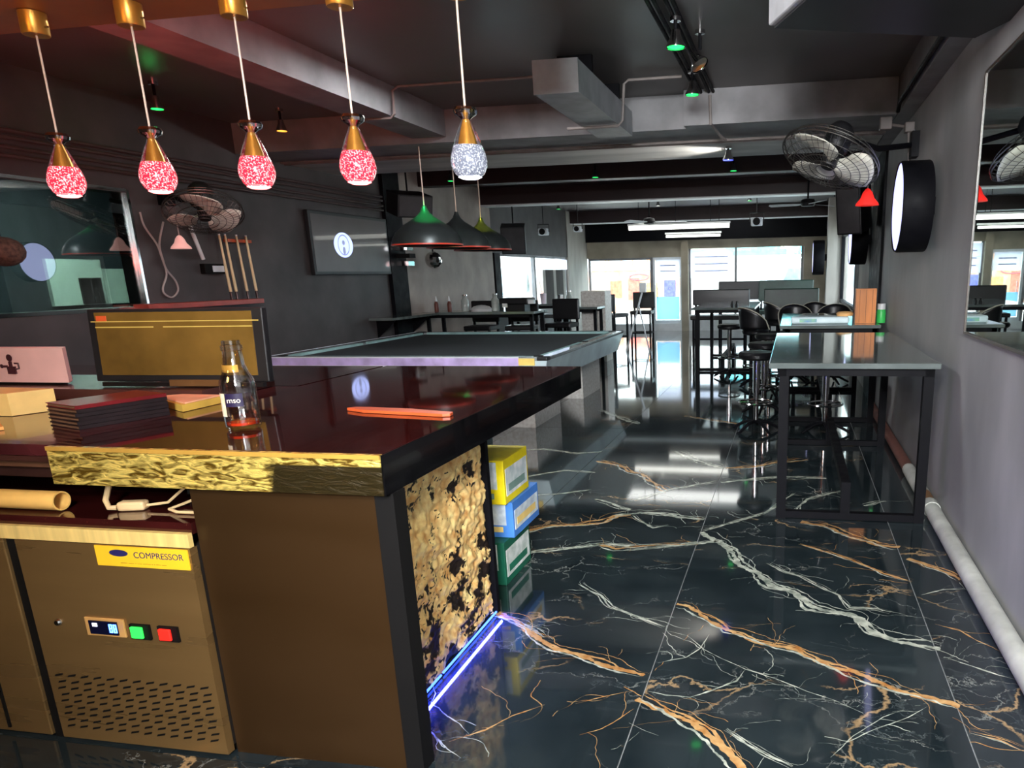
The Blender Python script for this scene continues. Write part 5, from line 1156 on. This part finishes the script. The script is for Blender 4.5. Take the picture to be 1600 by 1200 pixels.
def cfan(lab, x, y, z, R=.55, ph=0.3):
    t = thing('ceiling_fan', lab, 'fan', (x, y, z))
    MB().lathe([(0, -.04), (.1, -.03), (.12, .02), (.1, .07), (0, .09)], (x, y, z), 20).build('motor', M_blackmat, t)
    for k in range(3):
        a = ph + k * 2 * PI / 3; R_ = Matrix.Translation((x, y, z)) @ Matrix.Rotation(a, 4, 'Z') @ Matrix.Rotation(.15, 4, 'X')
        MB().prism([(.1, -.03), (.2, -.07), (R, -.08), (R + .03, 0), (R, .06), (.2, .05), (.1, .03)], -.004, .004, R_).build('blade', M_white_dirty, t)
    MB().tube([(x, y, z + .08), (x, y, ZC - .001)], .014, 8).build('downrod', M_black, t)
cfan('ceiling fan in front of the long white tube lamp', -2.75, 14.55, 2.55, .7, .1)
cfan('ceiling fan far right beside the green spot near the drum signs', .2, 12.6, 2.62, .6, .9)
def projector(lab, x, y, z, s=1):
    t = thing('stage_light', lab, 'stage light', (x, y, z), group='white ceiling stage lights')
    MB().box(x - .1 * s, x + .1 * s, y - .08, y + .08, z, z + .14 * s, bev=.02).build('head', M_white_dirty, t)
    MB().lathe([(0, 0), (.06 * s, 0), (.065 * s, .03), (0, .03)], (x, y - .08, z + .07 * s), 16, Matrix.Rotation(PI / 2, 4, 'X')).build('lens', M_gasket, t)
    MB().tube([(x - .12 * s, y, z + .07 * s), (x - .12 * s, y, z + .22 * s), (x + .12 * s, y, z + .22 * s), (x + .12 * s, y, z + .07 * s)], .012, 6).tube([(x, y, z + .22 * s), (x, y, ZC - .001)], .01, 6).build('yoke', M_blackmat, t)
projector('white stage light hanging over the left end of the far bay', -5.2, 15.5, 2.42)
projector('white stage light just right of the left-hand one in the far bay', -4.45, 15.5, 2.47, .8)
projector('white stage light hanging over the right of the far bay', -.72, 15.0, 2.45, 1.1)
projector('white stage light by the right wall beside the farthest drum sign', .74, 15.2, 2.3, 1.0)
# wicker ball near the back window
tag(MB().sphere((-5.55, 4.52, 1.84), .13, 8, (1, 1, .8)).build('wicker_shade', mat('dark_wicker', (70, 56, 46), .8, var=.5, scale=40, bump=1.0)), 'dark wicker lamp shade hanging before the back room glass', 'lamp shade')
tag(MB().tube([(-5.55, 4.52, 1.945), (-5.55, 4.52, 3.199)], .006, 6).build('shade_cord', M_black), 'thin black cord of the wicker shade at the left', 'cord')
# leaning pale stand near the front tables
t = thing('folding_stand', 'white folding stand leaning between the speckled block and the square bar chair', 'stand', (-3.0, 15.3, 0))
MB().tube([(-3.45, 15.35, 0), (-3.05, 15.3, 1.3)], .02, 8).tube([(-2.95, 15.35, 0), (-3.15, 15.3, .95)], .016, 8).build('leg', M_white_dirty, t)
MB().box(-3.13, -2.98, 15.26, 15.34, 1.22, 1.42, bev=.02).build('head', M_white, t)
